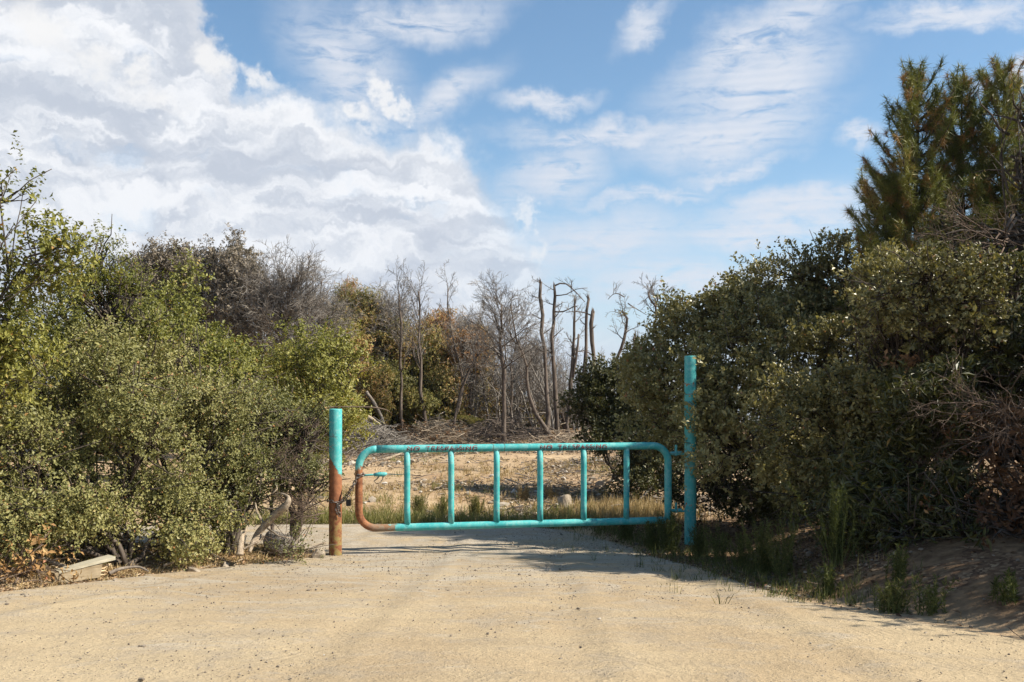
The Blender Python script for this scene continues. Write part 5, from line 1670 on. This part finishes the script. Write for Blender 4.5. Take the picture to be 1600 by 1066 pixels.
def feather_weed(px, py, d, h, label, seed, spread=.22, n=26, mat='weed', tint=0.5, name='tall_weed'):
    rs = np.random.RandomState(seed)
    x, y, _ = at(px, py, d)
    g = hz(x, y)
    root = empty(name, (x, y, g), label, 'weed', 'tall feathery weeds along the right road edge')
    ch, lp, ld = [], [], []
    for i in range(n):
        a = rs.uniform(0, 6.28); le = abs(rs.normal(0, .28))
        b = np.array([rs.normal(0, .05), rs.normal(0, .05), -.02])
        H = h * rs.uniform(.5, 1.05)
        e = b + np.array([math.cos(a) * le * H * .8, math.sin(a) * le * H * .8, H])
        P, R = chain(rs, b, e, .004, .0015, 6, .1)
        ch.append((P, R))
        for u in np.linspace(.15, 1, int(10 + H * 42)):
            q = np.array([np.interp(u, np.linspace(0, 1, 6), P[:, c]) for c in range(3)])
            for _ in range(3):
                lp.append(q); ld.append(unit(unit(e - b) * .8 + rs.normal(0, .7, 3)))
    V, F = tubes(ch, 3, False)
    mesh_obj('stems', V, F, M['brown_twig'] if mat != 'weed' else M['weed_stem'], root)['kind'] = 'stuff'
    lp = np.array(lp); ld = np.array(ld); N = len(lp)
    U = unit(np.cross(ld, rs.normal(size=(N, 3))))
    L = rs.uniform(.02, .055, N)
    Q = leaf_quads(lp, ld, U, L, L * .055 + .0010, .1, .2)
    leaves_mesh('leaflets', Q, np.clip(rs.normal(tint, .2, N), 0, 1), M[mat], root)
    return root


M['weed_stem'] = wood_mat('weed_stalk', (0.10, 0.13, 0.04), (0.22, 0.24, 0.09), 5.0)
feather_weed(1192, 900, 10.7, .56, 'tall bright feathery weed, the fullest one below the shaded manzanita', 431, n=40)
feather_weed(1160, 880, 11.3, .42, 'feathery weed just left of the fullest tall weed', 432)
feather_weed(1222, 905, 10.3, .66, 'thin tall weed just right of the fullest tall weed', 433, n=22)
feather_weed(1120, 870, 12.0, .45, 'low feathery weed between the tall post and the fullest weed', 434)
feather_weed(1045, 845, 13.2, .52, 'dark bushy weed covering the lower corner of the gate at the hinge side', 435, n=44, tint=.3)
feather_weed(1020, 845, 13.5, .40, 'low dark weed under the bottom rail left of the tall post', 436, n=34, tint=.3)
feather_weed(1092, 865, 12.7, .42, 'low weed at the foot of the tall turquoise post', 437, n=30, tint=.3)
feather_weed(1310, 880, 9.7, .80, 'tallest dim feathery weed standing against the dark laurel', 438, n=30, tint=.25)
feather_weed(1395, 960, 8.1, .26, 'small bright green grass clump on the shadow edge of the road', 439, n=40, tint=.6)
feather_weed(1452, 968, 7.9, .30, 'small upright weed right of the bright grass clump', 440, n=16, tint=.5)
feather_weed(1300, 935, 9.0, .28, 'dim weed at the road edge below the tallest weed', 441, n=22, tint=.3)
feather_weed(1410, 905, 8.7, .34, 'sparse weed on the bank above the bright grass clump', 442, n=14, tint=.3)
feather_weed(1575, 965, 7.6, .24, 'sparse dim weed near the right corner of the bank', 443, n=16, tint=.3)
feather_weed(980, 838, 14.2, .30, 'low shaded weed under the bottom rail beside the dry golden grass', 444, n=30, tint=.3)


def rock(px, py, d, sx, sy, sz, label, seed, mat='rock', group=None, sink=.25, xyz=None):
    rs = np.random.RandomState(seed)
    import bmesh
    bm = bmesh.new()
    bmesh.ops.create_icosphere(bm, subdivisions=3, radius=1)
    V = np.array([v.co[:] for v in bm.verts]); F = np.array([[v.index for v in f.verts] for f in bm.faces])
    bm.free()
    # faceted: clip by random planes
    for _ in range(9):
        n = unit(rs.normal(size=3)); k = rs.uniform(.55, .85)
        dd = V @ n
        V = V - np.where(dd > k, dd - k, 0)[:, None] * n
    V = V * (1 + .05 * Sines(seed, 3.0)(V))[:, None] * (sx, sy, sz)
    p = at(px, py, d) if xyz is None else np.array(xyz)
    g = hz(p[0], p[1])
    o = mesh_obj('rock', V, F, M[mat], loc=(p[0], p[1], g + sz * (1 - sink) * .6))
    o.rotation_euler = (0, 0, rs.uniform(0, 6))
    tag(o, label, 'rock', group)
    return o


rock(434, 815, 12.55, .22, .2, .24, 'large grey rock behind the bleached curved branch', 451)
rock(300, 862, 11.0, .10, .08, .045, 'small pale stone on the straw at the foot of the scrub oak', 452, 'rock_pale')
rock(352, 868, 11.5, .075, .06, .05, 'white stone in the straw below the bleached branch', 453, 'rock_pale')
rock(497, 852, 12.6, .10, .08, .10, 'tan stone beside the foot of the short rusty post', 454, 'rock_pale')
rock(883, 800, 17.5, .20, .15, .22, 'pointed pale rock behind the gate among the golden grass', 455, 'rock_pale')
rock(735, 712, 29.0, .22, .2, .22, 'rounded pale rock at the back of the clearing below the top rail', 456, 'rock_pale')
rock(640, 735, 26.0, .18, .15, .12, 'flat pale rock in the clearing seen between the first two gate bars', 457, 'rock_pale')
rock(180, 903, 10.15, .035, .03, .025, 'tiny white stone in front of the weathered timber', 458, 'rock_pale')
rock(940, 760, 21, .14, .12, .09, 'tan rock in the clearing seen through the right half of the gate', 459, 'rock_pale')


def log_thing(name, pts, radii, label, cat, mat='bleached', sides=9, extra=(), group=None, d=None):
    """pts world coordinates"""
    pts = np.array(pts, float)
    base = np.array([pts[0, 0], pts[0, 1], hz(pts[0, 0], pts[0, 1])])
    root = empty(name, base, label, cat, group)
    n = len(pts); k = 22
    s = np.linspace(0, n - 1, k)
    out = []
    for u in s:
        i = min(int(u), n - 2); f = u - i
        p0, p1, p2, p3 = pts[max(i - 1, 0)], pts[i], pts[i + 1], pts[min(i + 2, n - 1)]
        out.append(0.5 * ((2 * p1) + (-p0 + p2) * f + (2 * p0 - 5 * p1 + 4 * p2 - p3) * f * f + (-p0 + 3 * p1 - 3 * p2 + p3) * f ** 3))
    P = np.array(out); R = np.interp(s, np.arange(n), radii)
    V, F = tubes([(P - base, R)], sides)
    V = V + 0.16 * R.mean() * np.stack([Sines(7, 25)(V), Sines(8, 25)(V), Sines(9, 25)(V)], -1)
    mesh_obj('log' if R.mean() > .03 else 'branch', V, F, M[mat], root, smooth=True)
    for e, er in extra:
        e = np.array(e, float)
        V, F = tubes([(e - base, np.linspace(er[0], er[1], len(e)))], 6)
        mesh_obj('side_branch', V, F, M[mat], root, smooth=True)
    return root


def A(px, py, d): return at(px, py, d)


log_thing('fallen_branch', [A(396, 850, 11.75), A(408, 828, 11.8), A(432, 803, 11.75), A(449, 788, 11.7), A(450, 777, 11.75), A(438, 771, 11.85), A(424, 774, 11.95)],
          [.042, .040, .048, .040, .022, .012, .005], 'thick bleached branch curling over like a hook beside the short rusty post', 'branch',
          extra=[([A(412, 826, 11.8), A(408, 812, 11.8), A(401, 800, 11.85), A(399, 786, 11.9)], (.025, .008)), ([A(408, 838, 11.8), A(395, 848, 11.7), A(390, 862, 11.5)], (.05, .02)),
                 ([A(418, 826, 11.75), A(436, 838, 11.6), A(455, 841, 11.6)], (.012, .004)), ([A(425, 772, 11.95), A(433, 764, 12), A(432, 758, 12)], (.012, .004)), ([A(445, 792, 11.8), A(425, 795, 11.9), A(404, 794, 12)], (.014, .006))])
log_thing('tree_stump', [A(374, 868, 11.5), A(377, 845, 11.6), A(386, 822, 11.75)], [.045, .036, .008], 'pale broken stump leaning under the hooked bleached branch', 'stump', 'bleached')
log_thing('fallen_log', [A(268, 858, 11.2), A(290, 855, 11.3), A(312, 850, 11.45)], [.045, .055, .05], 'short grey log lying in the straw below the scrub oak', 'log', 'pale_bark')
log_thing('fallen_branch', [A(170, 897, 10.35), A(190, 889, 10.45), A(215, 886, 10.55), A(232, 893, 10.5)], [.02, .018, .014, .008], 'thin bent branch trailing from the broken end of the timber', 'branch', 'pale_bark')
log_thing('fallen_branch', [A(255, 885, 10.9), A(285, 873, 11.0), A(305, 866, 11.1)], [.014, .012, .006], 'slim pale stick leaning on the verge between the timber and the grey log', 'branch', 'bleached')
log_thing('fallen_branch', [A(380, 858, 11.3), A(400, 848, 11.35), A(408, 845, 11.4)], [.012, .014, .006], 'short bowed white stick in front of the leaning stump', 'branch', 'bleached')
log_thing('fallen_branch', [A(505, 637, 14.2), A(540, 636, 14.3), A(580, 636.5, 14.4), A(602, 640, 14.5), A(612, 646, 14.6)], [.012, .011, .010, .008, .004], 'long thin horizontal dead branch passing behind the top of the short rusty post', 'branch', 'brown_twig')
log_thing('fallen_branch', [A(560, 640, 32), A(572, 650, 32), A(586, 659, 32), A(602, 671, 32)], [.05, .07, .06, .03], 'pale broken limb slanting down at the left end of the brush pile', 'branch', 'bleached', 6)
log_thing('fallen_branch', [A(572, 612, 33), A(590, 640, 33), A(602, 668, 33)], [.06, .06, .05], 'leaning grey trunk left of the kinked bare tree', 'branch', 'pale_bark', 6)
log_thing('fallen_branch', [A(590, 721, 27), A(608, 716, 27.2), A(628, 708, 27.6)], [.04, .045, .025], 'long pale branch lying below the left end of the top rail', 'branch', 'bleached', 6)
log_thing('fallen_branch', [A(848, 724, 27), A(864, 726, 27), A(876, 732, 26.6)], [.05, .06, .03], 'dark curved branch in the clearing behind the fourth gate bar', 'branch', 'dead_bark', 6)
log_thing('fallen_branch', [A(1000, 780, 18.2), A(1018, 762, 18.6), A(1040, 745, 19)], [.02, .02, .01], 'dead branch leaning under the shrubs behind the hinge end of the gate', 'branch', 'twig', 6)

# broken timber with a board on top, lower left
tm = empty('timber', (0, 0, 0), 'weathered square timber with broken end and loose board on top, on the left verge', 'timber')
tb = A(92, 912, 9.95); te = A(160, 899, 10.25)
g0, g1 = hz(tb[0], tb[1]), hz(te[0], te[1])
tm.location = (tb[0], tb[1], g0)
tm.rotation_euler = (0, 0, math.atan2(te[1] - tb[1], te[0] - tb[0]))


def plank(name, x0, x1, y0, y1, z0, z1, mat, parent, jag=0, seed=0, lift=0.0, taper=1.0):
    rs = np.random.RandomState(seed)
    n = 10
    V = []
    for i in range(n + 1):
        f = i / n
        x = x0 + (x1 - x0) * f
        zo = lift * f
        for (yy, zz) in ((y0, z0), (y1, z0), (y1, z1), (y0, z1)):
            s = taper + (1 - taper) * f
            xx = x + (rs.uniform(-jag, 0) if i == n else 0)
            V.append((xx, (yy - (y0 + y1) / 2) * s + (y0 + y1) / 2 + rs.normal(0, .0015), zz * s + zo + rs.normal(0, .0015)))
    F = [(0, 3, 2, 1), (4 * n, 4 * n + 1, 4 * n + 2, 4 * n + 3)]
    for i in range(n):
        for j in range(4):
            F.append((i * 4 + j, i * 4 + (j + 1) % 4, i * 4 + 4 + (j + 1) % 4, i * 4 + 4 + j))
    return mesh_obj(name, np.array(V), np.array(F), M[mat], parent)


L = float(np.hypot(te[0] - tb[0], te[1] - tb[1]))
plank('beam', -.06, L - .02, -.07, .09, -.02, .115, 'timber', tm, .03, 1, .02, 0.85)
plank('board', -.02, L + .10, -.085, .10, .118, .150, 'timber_pale', tm, 0, 2, .045, 0.75)
rs_ = np.random.RandomState(9)
ch = []
for i in range(16):
    p = np.array([L - .05, rs_.uniform(-.06, .07), rs_.uniform(0.0, .115)])
    ch.append((np.array([p, p + (.05, 0, 0), p + (rs_.uniform(.05, .11), rs_.normal(0, .012), rs_.normal(0, .012))]), np.array([.012, .010, .001])))
V, F = tubes(ch, 4)
mesh_obj('splinters', V, F, M['split'], tm)
log_thing('wood_stick', [A(50, 868, 10.25), A(85, 880, 10.2), A(116, 892, 10.15)], [.022, .022, .02], 'pale stick leaning onto the back of the weathered timber', 'stick', 'bleached')

# withered orange sapling lying at the left edge
shrub('withered_branch', (A(40, 905, 9.6)[0], 9.6, hz(A(40, 905, 9.6)[0], 9.6)), lobes_px([(38, 885, 9.9, 36, 20), (8, 893, 9.8, 28, 18), (62, 876, 10.1, 16, 12), (-4, 908, 9.6, 22, 10)]), S['dry'], 'gold_leaf',
      'fallen branch with golden and salmon dead leaves at the lower left edge', 'branch', dens=200, seed=461, tint=(0.5, 0.35), gap=0.05, twigs=14, up=0.1, stem_r=.012, bark='brown_twig', spscale=.85)
shrub('small_shrub', (A(450, 875, 11.9)[0], 11.9, hz(A(450, 875, 11.9)[0], 11.9)), lobes_px([(435, 866, 11.9, 34, 18), (462, 862, 12.1, 26, 16)]), S['oak'], 'oak',
      'low green shrublet in the straw between the leaning stump and the short post', 'shrub', dens=260, seed=462, tint=(0.5, 0.3), gap=0.2, twigs=20, stem_r=.008, spscale=.8, bark='brown_twig')
shrub('small_shrub', (A(820, 808, 17)[0], 17.0, 0), lobes_px([(818, 802, 17, 14, 10), (812, 808, 17, 10, 7)]), S['oak'], 'dark_leaf',
      'small dark bush at the far road edge between the third and fourth gate bars', 'shrub', dens=200, seed=463, tint=(0.5, 0.3), twigs=8, stem_r=.008, spscale=.9)
shrub('small_shrub', (A(905, 740, 24)[0], 24.0, .2), lobes_px([(890, 742, 24, 22, 14), (915, 735, 24.4, 22, 16), (930, 752, 23, 18, 12)]), S['oak_big'], 'far_green',
      'olive brush clump in the clearing right of the fourth gate bar', 'shrub', dens=130, seed=464, tint=(0.45, 0.3), gap=.3, twigs=24, stem_r=.012)
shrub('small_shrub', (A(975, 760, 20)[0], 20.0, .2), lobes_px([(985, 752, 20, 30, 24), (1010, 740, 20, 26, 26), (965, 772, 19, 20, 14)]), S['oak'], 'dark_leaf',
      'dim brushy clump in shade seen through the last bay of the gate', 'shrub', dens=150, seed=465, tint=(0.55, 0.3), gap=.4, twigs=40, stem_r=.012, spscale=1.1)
for i, (px, py, w_, lab) in enumerate([(742, 800, 16, 'green weedy tuft behind the second gate bay'), (655, 803, 12, 'green weedy tuft low behind the first gate bay'), (692, 795, 13, 'green weedy tuft behind the second upright of the gate'), (860, 770, 12, 'yellowish dry tuft right of the fourth gate bar'), (818, 768, 10, 'yellow dry bush in the middle of the clearing')]):
    d_ = 17.0 if py > 780 else 19.5
    p_ = at(px, py, d_)
    feather_weed(px, py, d_, .38 if i < 3 else .26, lab, 470 + i, n=34, mat='weed' if i < 3 else 'straw', tint=.78 if i < 3 else .5, name='weed_tuft')['group'] = 'weed tufts behind the gate'


# brush piles at the edge of the wood
def brush_pile(x0, x1, y, h, n, label, seed, mat='twig', leaf=None, nl=0, Lr=(.5, 1.6), r=.014):
    rs = np.random.RandomState(seed)
    xc = (x0 + x1) / 2
    root = empty('brush_pile', (xc, y, hz(xc, y)), label, 'brush pile')
    base = np.array(root.location)
    ch = []
    for i in range(n):
        x = rs.uniform(x0, x1); yy = y + rs.normal(0, .7)
        top = h * (0.6 + .4 * math.sin((x - x0) * 2.1 + seed)) * np.sqrt(max(0.05, 1 - ((x - xc) / (x1 - x0) * 2) ** 2))
        p = np.array([x, yy, hz(x, yy) + rs.uniform(0, 1) ** 1.3 * top])
        a = rs.uniform(0, 6.28); L = rs.uniform(*Lr)
        dv = np.array([math.cos(a), math.sin(a) * .7, rs.normal(.02, .28)]) * L / 2
        ch.append(chain(rs, p - dv, p + dv, r * rs.uniform(.3, 1.5), r * .25, 5, .22))
    V, F = tubes(ch, 4, False)
    mesh_obj('twigs', V - base, F, M[mat], root)['kind'] = 'stuff'
    if leaf:
        x = rs.uniform(x0, x1, nl); yy = y + rs.normal(0, .6, nl)
        P = np.stack([x, yy, height(x, yy) + rs.uniform(0, h * .75, nl)], -1)
        Q, src = place_sprays(rs, SPR['far'], P, unit(rs.normal(size=(nl, 3)) + (0, -.2, .4)), rs.uniform(.35, .75, nl))
        leaves_mesh('dead_leaves', Q - base, np.clip(rs.normal(.6, .25, len(Q)), 0, 1), M[leaf], root)


brush_pile(-6.6, -3.2, 31.5, .95, 900, 'grey brush heap at the left end of the clearing under the slanting pale limb', 481)
brush_pile(-4.0, -1.4, 33.5, .75, 600, 'brush heap with pale orange dead leaves below the wavy bare tree', 482, 'bleached', 'rust_leaf', 260)
brush_pile(-1.8, 1.0, 34.2, .6, 550, 'dark low brush heap at the foot of the tallest bare tree', 483, 'dead_bark', 'far_grey', 60)
brush_pile(1.0, 5.2, 31.5, .55, 800, 'long pale slash heap behind the right half of the top rail', 484, 'bleached', 'rust_leaf', 160)
brush_pile(-5.2, -3.0, 29.5, .25, 260, 'flat scatter of grey sticks behind the left end of the gate', 485, 'pale_bark')


def slash():
    ch = sticks(2000, (-9, 8), (17, 35), (.12, .7), .014, 491, clearing_density, .05, .15)
    V, F = tubes(ch, 4, False)
    tag(mesh_obj('broken_sticks', V, F, M['pale_bark']), 'small grey sticks and broken branches littering the sunlit clearing', 'sticks', kind='stuff')
    ch = sticks(420, (-7, -2.2), (8.4, 13.6), (.06, .4), .006, 492, left_verge, .03, .12)
    V, F = tubes(ch, 4, False)
    tag(mesh_obj('broken_sticks', V, F, M['bleached']), 'thin bleached sticks lying in the straw of the left verge', 'sticks', kind='stuff')
    ch = sticks(420, (1.6, 7), (6, 14.5), (.08, .5), .005, 493, right_verge, .03, .15)
    V, F = tubes(ch, 4, False)
    tag(mesh_obj('broken_sticks', V, F, M['brown_twig']), 'dark thin twigs lying on the shaded right bank', 'sticks', kind='stuff')


slash()


def pebbles():
    rs = np.random.RandomState(500)
    ico = None
    import bmesh
    bm = bmesh.new(); bmesh.ops.create_icosphere(bm, subdivisions=1, radius=1)
    V0 = np.array([v.co[:] for v in bm.verts]); F0 = np.array([[v.index for v in f.verts] for f in bm.faces]); bm.free()
    # octahedral grit for the many, rounder stones for the few
    Vo = np.array([(1, 0, 0), (-1, 0, 0), (0, 1, 0), (0, -1, 0), (0, 0, 1), (0, 0, -1)], float)
    Fo = np.array([(0, 2, 4), (2, 1, 4), (1, 3, 4), (3, 0, 4), (2, 0, 5), (1, 2, 5), (3, 1, 5), (0, 3, 5)])

    def make(n, xr, yr, size, base, faces, dens, name, label, power=2.5, tint=(.5, .25)):
        x = rs.uniform(*xr, n * 3); y = rs.uniform(*yr, n * 3)
        k = rs.uniform(size=n * 3) < dens(x, y)
        x, y = x[k][:n], y[k][:n]; m = len(x)
        s = size * (0.35 + rs.power(power, m) ** -1 * 0.35).clip(0, 2.2)
        a = rs.uniform(0, 6.28, m); ca, sa = np.cos(a), np.sin(a)
        J = base[None] * rs.uniform(.6, 1.25, (m, len(base), 1)) * np.stack([s, s * rs.uniform(.6, 1, m), s * rs.uniform(.4, .8, m)], -1)[:, None, :]
        V = np.stack([J[..., 0] * ca[:, None] - J[..., 1] * sa[:, None], J[..., 0] * sa[:, None] + J[..., 1] * ca[:, None], J[..., 2]], -1)
        V += np.stack([x, y, height(x, y) + .012 + s * .15], -1)[:, None, :]
        F = (faces[None] + (np.arange(m) * len(base))[:, None, None]).reshape(-1, 3)
        o = mesh_obj(name, V.reshape(-1, 3), F, M['stone'], attrs={'tint': np.repeat(np.clip(rs.normal(*tint, m), 0, 1), len(base))})
        tag(o, label, 'stones' if 'clod' in name else 'gravel', kind='stuff')

    def on_road(x, y):
        sd = road_sd(x, y)
        q = np.stack([x, y, 0 * x], -1)
        return (sd > .02) * np.clip(.35 + .35 * _cd(q * 1.3) + .5 * np.exp(-sd / .3), .05, 1)
    make(12000, (-7.5, 5), (4.9, 13), .0055, Vo, Fo, on_road, 'gravel', 'fine grit scattered over the sandy road in front of the gate')
    make(1700, (-7.5, 5), (4.9, 14), .010, V0, F0, on_road, 'gravel', 'small loose stones lying on the sandy road in front of the gate', tint=(.5, .22))
    make(7000, (-8, 3), (12.8, 16.2), .010, Vo, Fo, on_road, 'gravel', 'grey gravel covering the road under and behind the gate', tint=(.6, .25))
    make(1500, (1.3, 7), (5, 14), .022, V0, F0, right_verge, 'bank_clods', 'crumbled clods and small stones on the shaded right bank', tint=(.35, .2))
    make(1300, (-9, 7), (16.5, 33), .055, V0, F0, clearing_density, 'small_rocks', 'small tan stones and clods dotted over the clearing', tint=(.75, .2))


pebbles()
